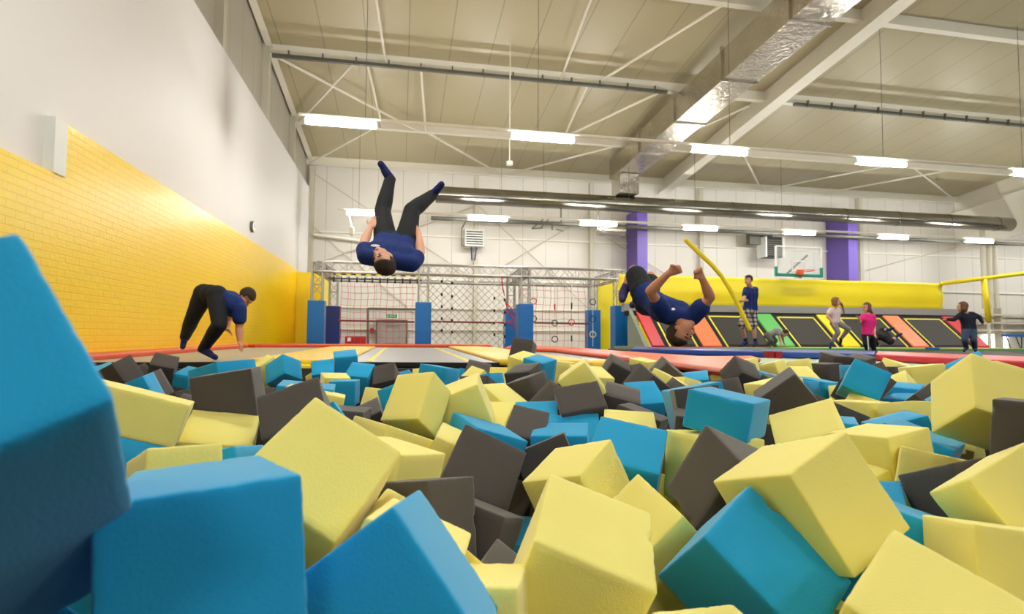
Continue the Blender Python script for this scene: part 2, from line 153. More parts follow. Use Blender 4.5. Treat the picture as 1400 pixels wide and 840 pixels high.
FILL = [  # gap fillers, several coloured charcoal to stand in for shade between cubes
    ([-0.5033, 2.6427, -0.131], [0.6436, 0.6807, 0.1822, -0.2989], 0.976, 'g', 'charcoal foam cube mostly buried behind the broad charcoal foam cube standing behind'),
    ([-2.6704, 5.8419, -0.128], [0.5682, -0.0041, -0.2061, 0.7967], 1.048, 'b', 'blue foam cube mostly buried behind the charcoal foam cube tipped against the left wall'),
    ([-0.7365, 3.4189, -0.1424], [0.4258, -0.4544, 0.7512, 0.2189], 0.982, 'g', 'charcoal foam cube mostly buried behind the large charcoal foam cube with a torn upper'),
    ([-0.368, 0.659, -0.1252], [0.887, 0.2601, -0.2493, -0.2887], 0.986, 'b', 'blue foam cube mostly buried behind the very large blurred blue cube towering at'),
    ([-0.5415, 0.9048, -0.1269], [0.6454, -0.1102, -0.7081, -0.2644], 0.953, 'b', 'blue foam cube mostly buried behind the flat pale yellow block lying just above'),
    ([2.2905, 1.7255, -0.1244], [0.9705, 0.1219, -0.188, -0.0891], 0.953, 'g', 'charcoal foam cube mostly buried behind the charcoal cube cut off by the right edge'),
    ([3.218, 5.315, -0.1311], [0.581, 0.1303, 0.7979, 0.0939], 0.945, 'b', 'blue foam cube mostly buried behind the small dull yellow corner left of the charcoal'),
    ([0.2098, 4.909, -0.124], [0.9385, 0.3374, -0.062, -0.0404], 0.978, 'y', 'yellow foam cube mostly buried behind the blue foam cube peak showing right behind'),
    ([-0.9584, 2.2593, -0.1426], [0.5074, 0.5124, 0.101, 0.6854], 0.999, 'b', 'blue foam cube mostly buried behind the long pale yellow foam block with a small'),
    ([2.8919, 5.0545, -0.1464], [0.5069, -0.2326, 0.0565, -0.8281], 0.987, 'y', 'yellow foam cube mostly buried behind the small blue cube with bright top beneath'),
    ([0.5792, 5.1147, -0.1402], [0.982, -0.118, 0.1472, 0.0093], 1.018, 'b', 'blue foam cube mostly buried behind the torn yellow cube resting in front'),
    ([1.9129, 2.8447, -0.2717], [0.9579, -0.2817, -0.0485, 0.0279], 0.973, 'g', 'charcoal filler cube standing in for shade behind the large teal blue cube with pale top'),
    ([-0.7595, 5.8525, -0.1753], [0.9563, -0.1106, -0.1132, 0.2457], 0.997, 'y', 'yellow foam cube mostly buried behind the blue cube side before the left yellow mat'),
    ([1.2246, 2.2753, -0.2373], [0.802, -0.4091, -0.414, 0.1342], 0.996, 'y', 'yellow foam cube mostly buried behind the charcoal block with light top and black side'),
    ([2.8752, 2.2615, -0.246], [0.9681, 0.0634, 0.0795, 0.2291], 1.041, 'y', 'yellow foam cube mostly buried behind the charcoal cube cut off by the right edge'),
    ([3.1039, 2.6356, -0.2602], [0.4695, -0.2752, 0.7789, 0.3118], 1.024, 'y', 'yellow foam cube mostly buried behind the tiny blue piece touching the left side'),
    ([-1.281, 3.9706, -0.2482], [0.9241, 0.243, 0.1998, 0.217], 1.029, 'g', 'charcoal foam cube mostly buried behind the blue foam cube with pale top tucked'),
    ([0.0311, 5.3127, -0.1735], [0.8842, 0.1571, 0.3626, -0.2491], 0.984, 'b', 'blue foam cube mostly buried behind the upright charcoal cube at the near edge'),
    ([-2.4684, 6.0587, -0.1573], [0.6851, -0.6306, -0.0997, -0.3507], 1.045, 'g', 'charcoal foam cube mostly buried behind the thin charcoal foam piece tucked between two blue'),
    ([0.7946, 1.8414, -0.2552], [0.9736, -0.0898, 0.1535, -0.1433], 0.959, 'y', 'yellow foam cube mostly buried behind the bright blue cube with dark lower face at'),
    ([-1.6653, 4.9283, -0.254], [-0.1913, -0.341, 0.6826, 0.6174], 0.987, 'g', 'charcoal foam cube mostly buried behind the charcoal foam cube with light flat top below'),
    ([2.8824, 5.2971, -0.1823], [0.1207, -0.5133, 0.7811, 0.3344], 1.04, 'g', 'charcoal foam cube mostly buried behind the small blue cube with bright top beneath'),
    ([1.0037, 1.8337, -0.3109], [0.6706, 0.2298, -0.2839, -0.6458], 0.944, 'y', 'yellow foam cube mostly buried behind the charcoal cube leaning on its edge left'),
    ([0.3842, 1.8488, -0.4287], [0.8957, 0.0018, -0.0885, 0.4357], 0.959, 'b', 'blue foam cube mostly buried behind the black-looking charcoal cube highest inside the dark gap'),
    ([0.6339, 2.2508, -0.4983], [0.994, 0.0868, 0.0345, 0.0567], 1.012, 'g', 'charcoal filler cube standing in for shade behind the pale yellow cube with a ridge'),
    ([0.5828, 2.4206, -0.4456], [-0.1085, 0.8544, 0.0241, 0.5075], 0.948, 'g', 'charcoal filler cube as gap shade behind the charcoal cube with a lit slanted top between'),
    ([1.1353, 1.309, -0.4389], [0.7267, -0.601, 0.1798, -0.2801], 1.007, 'y', 'yellow foam cube mostly buried behind the teal cube corner below the charcoal triangle'),
]
# ---------------------------------------------------------------- camera geometry (1400x840)
F = 780.0; YAW = math.radians(11.0); PITCH = math.atan(39/780.0); ROLL = 0.006; CZ = 0.29
fw = V3((math.sin(YAW)*math.cos(PITCH), math.cos(YAW)*math.cos(PITCH), math.sin(PITCH)))
rt = V3((math.cos(YAW), -math.sin(YAW), 0)); up = rt.cross(fw)
rt, up = math.cos(ROLL)*rt+math.sin(ROLL)*up, math.cos(ROLL)*up-math.sin(ROLL)*rt
CAM = V3((0, 0, CZ))
def ray(x, y): return fw+rt*((x-700)/F)-up*((y-420)/F)
def at_z(x, y, z): r = ray(x, y); return CAM+r*((z-CZ)/r.z)
def at_y(x, y, Y): r = ray(x, y); return CAM+r*(Y/r.y)
def at_d(x, y, d): return CAM+ray(x, y)*d

# ---------------------------------------------------------------- helpers
def srgb(c):
    f = lambda v: (v/255)/12.92 if v/255 <= .04045 else ((v/255+.055)/1.055)**2.4
    return (f(c[0]), f(c[1]), f(c[2]), 1)
def mat(name, rgb, rough=.7, metal=0, var=.0, vscale=6, bump=0, bscale=80, emit=0, alpha=1, spec=.5, sheen=0):
    m = D.materials.new(name); m.use_nodes = True; nt = m.node_tree; b = nt.nodes['Principled BSDF']
    c = srgb(rgb)
    b.inputs['Base Color'].default_value = c
    b.inputs['Roughness'].default_value = rough; b.inputs['Metallic'].default_value = metal
    b.inputs['Specular IOR Level'].default_value = spec
    if alpha < 1: b.inputs['Alpha'].default_value = alpha
    if emit:
        b.inputs['Emission Color'].default_value = c; b.inputs['Emission Strength'].default_value = emit
    tc = nt.nodes.new('ShaderNodeTexCoord')
    if var:
        n = nt.nodes.new('ShaderNodeTexNoise'); n.inputs['Scale'].default_value = vscale; n.inputs['Detail'].default_value = 4
        nt.links.new(tc.outputs['Object'], n.inputs['Vector'])
        mx = nt.nodes.new('ShaderNodeMix'); mx.data_type = 'RGBA'
        mx.inputs[6].default_value = tuple(v*(1-var) for v in c[:3])+(1,)
        mx.inputs[7].default_value = tuple(min(1, v*(1+var)) for v in c[:3])+(1,)
        nt.links.new(n.outputs['Fac'], mx.inputs[0]); nt.links.new(mx.outputs[2], b.inputs['Base Color'])
    if bump:
        n2 = nt.nodes.new('ShaderNodeTexNoise'); n2.inputs['Scale'].default_value = bscale; n2.inputs['Detail'].default_value = 3
        nt.links.new(tc.outputs['Object'], n2.inputs['Vector'])
        bp = nt.nodes.new('ShaderNodeBump'); bp.inputs['Strength'].default_value = bump; bp.inputs['Distance'].default_value = .01
        nt.links.new(n2.outputs['Fac'], bp.inputs['Height']); nt.links.new(bp.outputs['Normal'], b.inputs['Normal'])
    return m
class MB:
    """collects shapes into one mesh"""
    def __init__(s): s.bm = bmesh.new()
    def box(s, c, size, R=None, bev=0):
        r = bmesh.ops.create_cube(s.bm, size=1)['verts']
        for v in r: v.co = V3((v.co.x*size[0], v.co.y*size[1], v.co.z*size[2]))
        if bev: 
            es = list({e for v in r for e in v.link_edges})
            q = bmesh.ops.bevel(s.bm, geom=es, offset=bev, segments=2, affect='EDGES', profile=.5)
            r = list({v for f in q['faces'] for v in f.verts} | {v for v in r if v.is_valid})
        for v in r:
            if R is not None: v.co = R @ v.co
            v.co += V3(c)
        return s
    def box2(s, a, b, bev=0):
        a, b = V3(a), V3(b); return s.box((a+b)/2, [abs(b[i]-a[i]) for i in range(3)], bev=bev)
    def tube(s, p, q, r, r2=None, n=10):
        p, q = V3(p), V3(q); d = q-p; L = d.length
        if L < 1e-6: return s
        R = d.to_track_quat('Z', 'Y').to_matrix().to_4x4(); R.translation = (p+q)/2
        bmesh.ops.create_cone(s.bm, cap_ends=True, segments=n, radius1=r, radius2=r if r2 is None else r2, depth=L, matrix=R)
        return s
    def bar(s, p, q, w, h):
        p, q = V3(p), V3(q); d = q-p
        z = V3((0, 0, 1)) if abs(d.normalized().z) < .95 else V3((0, 1, 0))
        x = d.normalized(); y = z.cross(x).normalized(); z = x.cross(y)
        R = Matrix((x, y, z)).transposed()
        return s.box((p+q)/2, (d.length, w, h), R)
    def path(s, pts, r, n=8):
        for a, b in zip(pts, pts[1:]): s.tube(a, b, r, n=n)
        return s
    def sphere(s, c, r, sc=(1, 1, 1), R=None, u=16, v=10):
        def P(a, t):
            w = V3((r*math.sin(t)*math.cos(a)*sc[0], r*math.sin(t)*math.sin(a)*sc[1], r*math.cos(t)*sc[2]))
            return s.bm.verts.new((R @ w if R is not None else w)+V3(c))
        top, bot = P(0, 0), P(0, math.pi)
        rows = [[P(2*math.pi*i/u, math.pi*j/v) for i in range(u)] for j in range(1, v)]
        for i in range(u):
            k = (i+1) % u
            s.bm.faces.new((top, rows[0][i], rows[0][k])); s.bm.faces.new((bot, rows[-1][k], rows[-1][i]))
            for j in range(v-2): s.bm.faces.new((rows[j][i], rows[j+1][i], rows[j+1][k], rows[j][k]))
        return s
    def cap(s, p, q, r1, r2, n=14):
        s.tube(p, q, r1, r2, n=n); s.sphere(p, r1, u=n, v=8); s.sphere(q, r2, u=n, v=8); return s
    def prism(s, pts, z0, z1):
        lo = [s.bm.verts.new((p[0], p[1], z0)) for p in pts]; hi = [s.bm.verts.new((p[0], p[1], z1)) for p in pts]
        n = len(pts); s.bm.faces.new(hi); s.bm.faces.new(lo[::-1])
        for i in range(n): s.bm.faces.new((lo[i], lo[(i+1) % n], hi[(i+1) % n], hi[i]))
        return s
    def hexa(s, P):
        """8 corners: bottom ring 0-3, top ring 4-7"""
        v = [s.bm.verts.new(p) for p in P]
        for f in ((3, 2, 1, 0), (4, 5, 6, 7), (0, 1, 5, 4), (1, 2, 6, 5), (2, 3, 7, 6), (3, 0, 4, 7)): s.bm.faces.new([v[i] for i in f])
        return s
    def torus(s, c, R_, r, axis, n=24, m=8):
        q = V3(axis).to_track_quat('Z', 'Y'); vs = []
        for i in range(n):
            a = 2*math.pi*i/n; row = []
            for j in range(m):
                b = 2*math.pi*j/m
                row.append(s.bm.verts.new(V3(c)+q @ V3(((R_+r*math.cos(b))*math.cos(a), (R_+r*math.cos(b))*math.sin(a), r*math.sin(b)))))
            vs.append(row)
        for i in range(n):
            for j in range(m): s.bm.faces.new((vs[i][j], vs[(i+1) % n][j], vs[(i+1) % n][(j+1) % m], vs[i][(j+1) % m]))
        return s
    def build(s, name, m, parent=None, smooth=False, bev=0):
        bmesh.ops.recalc_face_normals(s.bm, faces=s.bm.faces)
        me = D.meshes.new(name); s.bm.to_mesh(me); s.bm.free(); me.materials.append(m)
        if smooth:
            for p in me.polygons: p.use_smooth = True
        o = D.objects.new(name, me); COL.objects.link(o)
        if parent is not None: o.parent = parent
        if bev:
            md = o.modifiers.new('edge', 'BEVEL'); md.width = bev; md.segments = 3; md.limit_method = 'ANGLE'
        return o
def tag(o, label, cat, group=None, kind=None):
    o['label'] = label; o['category'] = cat
    if group: o['group'] = group
    if kind: o['kind'] = kind
    return o
def struct(o, label=None, cat=None):
    o['kind'] = 'structure'
    if label: o['label'] = label
    if cat: o['category'] = cat
    return o
def empty(name, loc, label, cat, group=None):
    o = D.objects.new(name, None); COL.objects.link(o); o['_loc'] = list(loc)
    return tag(o, label, cat, group)
def place(o):
    """put the empty at its base and keep its children where they are"""
    l = V3(o['_loc']); del o['_loc']
    for c in o.children:
        c.data.transform(Matrix.Translation(-l)) if c.data.users == 1 else None
    def sub(c):
        for g in c.children:
            g.data.transform(Matrix.Translation(-l)); sub(g)
    for c in o.children: sub(c)
    o.location = l
def rotm(a): return Matrix.Rotation(a, 3, 'Z')
def dup(root, loc, label=None, rot=None):
    r = root.copy(); COL.objects.link(r); r.location = loc
    if label: r['label'] = label
    for ch in list(root.children):
        c = ch.copy(); COL.objects.link(c); c.parent = r
        for g in ch.children:
            k = g.copy(); COL.objects.link(k); k.parent = c
    return r

# ---------------------------------------------------------------- materials
M = {}
def foam(name, rgb):
    m = mat(name, rgb, rough=.95, var=.04, vscale=9, bump=.12, bscale=300, spec=.25)
    b = m.node_tree.nodes['Principled BSDF']; b.inputs['Sheen Weight'].default_value = .3; b.inputs['Sheen Roughness'].default_value = .4
    return m
M['fy'] = foam('foam_yellow', (255, 240, 138)); M['fb'] = foam('foam_blue', (40, 166, 220)); M['fg'] = foam('foam_charcoal', (86, 80, 77))
M['white_wall'] = mat('white_plaster', (226, 223, 220), .6, var=.03, vscale=.35)
M['panel_wall'] = None
M['steel'] = mat('painted_steel', (236, 232, 218), .45, var=.03)
M['beamgrey'] = mat('beam_grey', (200, 194, 176), .5, var=.04)
M['darksteel'] = mat('galvanised_dark', (98, 98, 90), .5, metal=.3, var=.1)
M['purple'] = mat('purple_paint', (108, 86, 176), .5)
M['lamp'] = mat('lamp_tube', (255, 253, 246), .4, emit=LAMP)
M['lampbody'] = mat('lamp_housing', (240, 240, 235), .4)
M['yellowpad'] = mat('yellow_vinyl', (255, 232, 40), .38, var=.03, vscale=1.5, bump=.06, bscale=3)
M['yellowmat'] = mat('yellow_mat_vinyl', (250, 208, 60), .4, var=.03)
M['orange'] = mat('orange_vinyl', (226, 84, 36), .4, var=.04)
M['red'] = mat('red_vinyl', (216, 50, 66), .4); M['redpad'] = mat('coral_red_vinyl', (212, 44, 60), .4)
M['orangepad'] = mat('pale_orange_vinyl', (246, 140, 92), .4); M['green'] = mat('green_vinyl', (92, 192, 92), .45)
M['blue'] = mat('blue_vinyl', (10, 104, 180), .4); M['navy'] = mat('navy_vinyl', (22, 44, 122), .4); M['darkred'] = mat('dark_red_strap', (150, 20, 30), .5)
M['palegreen'] = mat('pale_green_vinyl', (190, 214, 180), .4); M['bluetop'] = mat('royal_blue_vinyl', (40, 80, 170), .35)
M['bed'] = mat('trampoline_mesh_black', (44, 42, 40), .6, var=.15, vscale=60); M['black'] = mat('black_fabric', (22, 22, 23), .8)
M['bedgrey_sheen'] = mat('trampoline_mesh_grey_sheen', (168, 166, 168), .45, var=.06, vscale=.8); M['bedbeige_sheen'] = mat('trampoline_mesh_beige_sheen', (178, 168, 150), .5, var=.06, vscale=.8)  # pale tones put the sheen of black mesh into the bed colour
M['line'] = mat('yellow_line', (238, 226, 90), .6); M['greystrip'] = mat('grey_carpet_strip', (160, 160, 160), .9, var=.05, vscale=30)
M['greengrey'] = mat('grey_green_board', (142, 152, 138), .7)
M['alu'] = mat('truss_aluminium', (176, 174, 170), .35, metal=.5)
M['redrope'] = mat('red_rope', (206, 60, 80), .8); M['blackrope'] = mat('dark_rope', (96, 82, 84), .8); M['whiterope'] = mat('white_rope', (226, 220, 205), .8)
M['skin'] = mat('skin', (224, 168, 140), .55, var=.04, vscale=12); M['skintan'] = mat('skin_tan', (206, 140, 110), .55, var=.05, vscale=12)
M['navyshirt'] = mat('royal_navy_shirt', (8, 40, 108), .85, var=.08, vscale=10, bump=.3, bscale=18)
M['blacktrouser'] = mat('black_trouser_cloth', (24, 26, 32), .85, var=.1, vscale=8, bump=.3, bscale=14)
M['navysock'] = mat('navy_sock', (28, 36, 96), .9, bump=.2, bscale=60); M['purplesock'] = mat('purple_sock', (60, 50, 110), .9)
M['hairdark'] = mat('dark_brown_hair', (58, 42, 34), .8, bump=.5, bscale=90); M['hairbrown'] = mat('brown_hair', (112, 76, 50), .7, bump=.5, bscale=90); M['hairlight'] = mat('light_brown_hair', (150, 108, 70), .7, bump=.5, bscale=90)
M['eye'] = mat('eye_dark', (40, 30, 26), .3); M['lip'] = mat('lips', (178, 96, 88), .5); M['white'] = mat('white_print', (236, 236, 236), .7)
M['pink'] = mat('hot_pink_cotton', (232, 36, 130), .8, bump=.3, bscale=20); M['palepink'] = mat('pale_pink_cotton', (236, 214, 216), .8, bump=.3, bscale=20)
M['greycloth'] = mat('grey_leggings', (150, 146, 146), .85, var=.12, vscale=25); M['greyshirt'] = mat('grey_melange_cotton', (150, 150, 148), .85, var=.1, vscale=20)
M['greytrouser'] = mat('dark_grey_cotton', (100, 102, 98), .85, var=.1, vscale=20); M['jeans'] = mat('blue_grey_denim', (54, 74, 98), .85, var=.15, vscale=18); M['navyjumper'] = mat('dark_navy_jersey', (18, 24, 44), .85, bump=.3, bscale=20)
M['duct'] = None
M['rim'] = mat('orange_rim', (240, 90, 40), .4); M['hoopgreen'] = mat('turquoise_padding', (30, 150, 130), .5)
M['glass'] = mat('clear_acrylic', (230, 240, 238), .05, alpha=.16)
M['heater'] = mat('heater_white', (226, 226, 220), .5); M['heaterdark'] = mat('heater_black', (34, 38, 38), .5)
M['boxred'] = mat('red_box_paint', (170, 22, 30), .5); M['exitgreen'] = mat('exit_green', (20, 130, 84), .5); M['doorgrey'] = mat('door_grey_paint', (160, 152, 148), .5)
M['noodle'] = mat('yellow_noodle_foam', (250, 226, 40), .7); M['pitdark'] = mat('dark_pit_liner', (26, 25, 26), .9); M['deck'] = mat('dark_deck_board', (60, 58, 56), .8)
M['hallfloor'] = mat('hall_floor_concrete', (150, 146, 140), .6, var=.06)

def grid_panel(name, rgb, seam, ax, w, off=0, w2=None, ax2=2, rough=.45, depth=.012):
    """sheet-metal cladding: narrow darker seams every w metres along axis ax (object coordinates = metres)"""
    m = mat(name, rgb, rough); nt = m.node_tree; b = nt.nodes['Principled BSDF']
    tc = nt.nodes.new('ShaderNodeTexCoord'); sx = nt.nodes.new('ShaderNodeSeparateXYZ'); nt.links.new(tc.outputs['Object'], sx.inputs[0])
    def seamfac(axis, ww, o):
        a = nt.nodes.new('ShaderNodeMath'); a.operation = 'ADD'; a.inputs[1].default_value = 1000*ww-o; nt.links.new(sx.outputs[axis], a.inputs[0])
        f = nt.nodes.new('ShaderNodeMath'); f.operation = 'MODULO'; f.inputs[1].default_value = ww; nt.links.new(a.outputs[0], f.inputs[0])
        l = nt.nodes.new('ShaderNodeMath'); l.operation = 'LESS_THAN'; l.inputs[1].default_value = seam; nt.links.new(f.outputs[0], l.inputs[0]); return l
    l = seamfac(ax, w, off)
    if w2:
        l2 = seamfac(ax2, w2, 0); mxx = nt.nodes.new('ShaderNodeMath'); mxx.operation = 'MAXIMUM'
        nt.links.new(l.outputs[0], mxx.inputs[0]); nt.links.new(l2.outputs[0], mxx.inputs[1]); l = mxx
    n = nt.nodes.new('ShaderNodeTexNoise'); n.inputs['Scale'].default_value = .6; nt.links.new(tc.outputs['Object'], n.inputs['Vector'])
    c = srgb(rgb); m1 = nt.nodes.new('ShaderNodeMix'); m1.data_type = 'RGBA'
    m1.inputs[6].default_value = tuple(v*.94 for v in c[:3])+(1,); m1.inputs[7].default_value = tuple(min(1, v*1.05) for v in c[:3])+(1,)
    nt.links.new(n.outputs['Fac'], m1.inputs[0])
    m2 = nt.nodes.new('ShaderNodeMix'); m2.data_type = 'RGBA'; m2.inputs[7].default_value = tuple(v*.6 for v in c[:3])+(1,)
    nt.links.new(m1.outputs[2], m2.inputs[6]); nt.links.new(l.outputs[0], m2.inputs[0]); nt.links.new(m2.outputs[2], b.inputs['Base Color'])
    return m
M['roof'] = grid_panel('roof_sheet', (184, 175, 143), .028, 0, 1.3, .1, rough=.38)
M['panel_wall'] = grid_panel('wall_sheet', (219, 214, 206), .022, 0, 1.15, 0, w2=None)
M['panel_side'] = grid_panel('side_sheet', (182, 176, 162), .03, 1, 1.15)

def brick_mat():
    m = mat('yellow_brick_relief', (255, 206, 10), .3); nt = m.node_tree; b = nt.nodes['Principled BSDF']
    tc = nt.nodes.new('ShaderNodeTexCoord'); sx = nt.nodes.new('ShaderNodeSeparateXYZ'); cb = nt.nodes.new('ShaderNodeCombineXYZ')
    nt.links.new(tc.outputs['Object'], sx.inputs[0]); nt.links.new(sx.outputs[1], cb.inputs[0]); nt.links.new(sx.outputs[2], cb.inputs[1])
    br = nt.nodes.new('ShaderNodeTexBrick'); nt.links.new(cb.outputs[0], br.inputs['Vector'])
    br.inputs['Scale'].default_value = 1; br.inputs['Brick Width'].default_value = .3; br.inputs['Row Height'].default_value = .085
    br.inputs['Mortar Size'].default_value = .006; br.inputs['Mortar Smooth'].default_value = .35
    br.inputs['Color1'].default_value = srgb((255, 214, 8)); br.inputs['Color2'].default_value = srgb((255, 219, 22)); br.inputs['Mortar'].default_value = srgb((248, 202, 0))
    nt.links.new(br.outputs['Color'], b.inputs['Base Color'])
    n = nt.nodes.new('ShaderNodeTexNoise'); n.inputs['Scale'].default_value = 14; n.inputs['Detail'].default_value = 5; nt.links.new(tc.outputs['Object'], n.inputs['Vector'])
    mm = nt.nodes.new('ShaderNodeMath'); mm.operation = 'MULTIPLY_ADD'; mm.inputs[1].default_value = -1; nt.links.new(br.outputs['Fac'], mm.inputs[0]); nt.links.new(n.outputs['Fac'], mm.inputs[2])
    bp = nt.nodes.new('ShaderNodeBump'); bp.inputs['Strength'].default_value = .45; bp.inputs['Distance'].default_value = .012
    nt.links.new(mm.outputs[0], bp.inputs['Height']); nt.links.new(bp.outputs['Normal'], b.inputs['Normal'])
    return m
M['brick'] = brick_mat()
def duct_mat():
    m = mat('foil_duct', (196, 190, 178), .22, metal=.95, var=.2, vscale=1.5); nt = m.node_tree; b = nt.nodes['Principled BSDF']
    tc = nt.nodes.new('ShaderNodeTexCoord'); n = nt.nodes.new('ShaderNodeTexNoise'); n.inputs['Scale'].default_value = 5; n.inputs['Detail'].default_value = 6; n.inputs['Distortion'].default_value = 1.2
    nt.links.new(tc.outputs['Object'], n.inputs['Vector']); bp = nt.nodes.new('ShaderNodeBump'); bp.inputs['Strength'].default_value = .5; bp.inputs['Distance'].default_value = .05
    nt.links.new(n.outputs['Fac'], bp.inputs['Height']); nt.links.new(bp.outputs['Normal'], b.inputs['Normal']); return m
M['duct'] = duct_mat()
M['ductround'] = mat('polished_round_duct', (150, 146, 136), .24, metal=1, var=.15, vscale=2, bump=.12, bscale=3)
def plaid():
    m = mat('plaid_cotton', (170, 166, 168), .85); nt = m.node_tree; b = nt.nodes['Principled BSDF']
    tc = nt.nodes.new('ShaderNodeTexCoord'); sx = nt.nodes.new('ShaderNodeSeparateXYZ'); nt.links.new(tc.outputs['Object'], sx.inputs[0])
    fs = []
    for ax in (0, 2):
        f = nt.nodes.new('ShaderNodeMath'); f.operation = 'PINGPONG'; f.inputs[1].default_value = .05; nt.links.new(sx.outputs[ax], f.inputs[0])
        g = nt.nodes.new('ShaderNodeMath'); g.operation = 'LESS_THAN'; g.inputs[1].default_value = .022; nt.links.new(f.outputs[0], g.inputs[0]); fs.append(g)
    s_ = nt.nodes.new('ShaderNodeMath'); s_.operation = 'ADD'; nt.links.new(fs[0].outputs[0], s_.inputs[0]); nt.links.new(fs[1].outputs[0], s_.inputs[1])
    cr = nt.nodes.new('ShaderNodeValToRGB'); nt.links.new(s_.outputs[0], cr.inputs[0]); cr.color_ramp.interpolation = 'CONSTANT'
    h = nt.nodes.new('ShaderNodeMath'); h.operation = 'MULTIPLY'; h.inputs[1].default_value = .5; nt.links.new(s_.outputs[0], h.inputs[0]); nt.links.new(h.outputs[0], cr.inputs[0])
    cr.color_ramp.elements[0].color = srgb((196, 190, 192)); cr.color_ramp.elements[1].position = .4; cr.color_ramp.elements[1].color = srgb((112, 106, 112))
    e = cr.color_ramp.elements.new(.9); e.color = srgb((36, 34, 40)); nt.links.new(cr.outputs[0], b.inputs['Base Color']); return m
M['plaid'] = plaid()

# ---------------------------------------------------------------- the hall
def roofz(y): return 8.3+.115*(27-y)
FZ = -1.15
struct(MB().box2((-9, -9, FZ-.1), (46, 27.2, FZ)).build('floor', M['hallfloor']))
b = MB(); b.hexa([(-4.4, -9, roofz(-9)), (46, -9, roofz(-9)), (46, 27.2, roofz(27.2)), (-4.4, 27.2, roofz(27.2)), (-4.4, -9, roofz(-9)+.15), (46, -9, roofz(-9)+.15), (46, 27.2, roofz(27.2)+.15), (-4.4, 27.2, roofz(27.2)+.15)])
struct(b.build('ceiling', M['roof']), 'sloping beige sheet-metal roof deck with narrow panel seams')
struct(MB().box2((-4.4, 27, FZ), (46, 27.2, 8.4)).build('wall_back', M['panel_wall']), 'white metal cladding wall behind the climbing rig')
b = MB(); b.hexa([(-4.42, -9, FZ), (-4.3, -9, FZ), (-4.3, 27, FZ), (-4.42, 27, FZ), (-4.42, -9, roofz(-9)), (-4.3, -9, roofz(-9)), (-4.3, 27, roofz(27)), (-4.42, 27, roofz(27))])
struct(b.build('wall_left_outer', M['panel_side']), 'grey cladding strip above the white partition')
struct(MB().box2((-4.08, -9, FZ), (-3.95, 25.4, 6.6)).build('wall_left', M['white_wall']), 'tall smooth white partition wall above the yellow brick panels')
for k, y in enumerate((4.2, 9.4, 13.9, 18.4, 22.8)):
    struct(MB().box2((-4.3, y-.12, FZ), (-4.1, y+.12, roofz(y))).build('trim_%d' % (k+1), M['beamgrey']))
# steel behind the roof: purlin beams along X
for k, y in enumerate((5.0, 9.4, 13.9, 18.4, 22.8, 26.7)):
    zz = roofz(y)
    struct(MB().box2((-4.3, y-.02, zz-.34), (45, y+.02, zz)).box2((-4.3, y-.11, zz-.37), (45, y+.11, zz-.34)).build('beam', M['steel']), 'pale steel cross beam under the roof')
    if y > 12:
        for i in range(0, 12):
            pass
# rafter beside the long duct, and the one at the left wall
def rafter(x, hgt, w, y0=-8, y1=26.9, name='rafter_beam'):
    b = MB(); z0, z1 = roofz(y0)-hgt, roofz(y1)-hgt
    b.hexa([(x-.03, y0, z0), (x+.03, y0, z0), (x+.03, y1, z1), (x-.03, y1, z1), (x-.03, y0, z0+hgt), (x+.03, y0, z0+hgt), (x+.03, y1, z1+hgt), (x-.03, y1, z1+hgt)])
    b.hexa([(x-w, y0, z0-.03), (x+w, y0, z0-.03), (x+w, y1, z1-.03), (x-w, y1, z1-.03), (x-w, y0, z0), (x+w, y0, z0), (x+w, y1, z1), (x-w, y1, z1)])
    return b
struct(rafter(13.0, .75, .24).build('beam', M['steel']), 'deep grey rafter beam running beside the foil duct')
struct(rafter(-4.12, .12, .1).build('beam', M['steel']), 'narrow rafter along the top of the left wall')
struct(rafter(31, .9, .24).build('beam', M['steel']), 'far rafter beam at the right end of the hall')
b = MB()
# haunch under the far rafter
b.hexa([(30.95, 18, 6.3), (31.05, 18, 6.3), (31.05, 26.9, 5.2), (30.95, 26.9, 5.2), (30.95, 18, roofz(18)-.8), (31.05, 18, roofz(18)-.8), (31.05, 26.9, roofz(26.9)-.8), (30.95, 26.9, roofz(26.9)-.8)])
struct(b.build('beam', M['steel']), 'tapered haunch plate below the far rafter')
# roof bracing
def brace(p, q, r=.045, m='steel'): struct(MB().tube(p, q, r).build('beam', M[m]), 'slanting roof brace tube')
def rz(x, y, d=.35): return (x, y, roofz(y)-d)
for p, q in (((-4, 18.4), (0.6, 22.8)), ((-4, 22.8), (-1.6, 18.4)), ((.9, 22.8), (4.6, 26.6)), ((4.8, 26.6), (8.9, 22.8)), ((-1.2, 22.8), (-4.1, 26.6)),
             ((-3.9, 13.9), (-.2, 9.4)), ((6.2, 22.8), (8.9, 18.4)), ((10.6, 22.8), (12.6, 18.8)), ((15, 22.8), (18.5, 26.6)), ((18.5, 26.6), (22.5, 22.8)), ((22, 26.6), (26, 22.8)), ((8.6, 13.9), (6.4, 18.4)), ((24, 22.8), (29.8, 26))):
    brace(rz(*p), rz(*q))
for x in (-1.2, .5, 6.2): brace(rz(x, 18.3, .3), rz(x+.35, 22.8, .3), .04)
for x in (-.9, 4.9): brace(rz(x, 13.9, .3), rz(x+.3, 18.4, .3), .04)
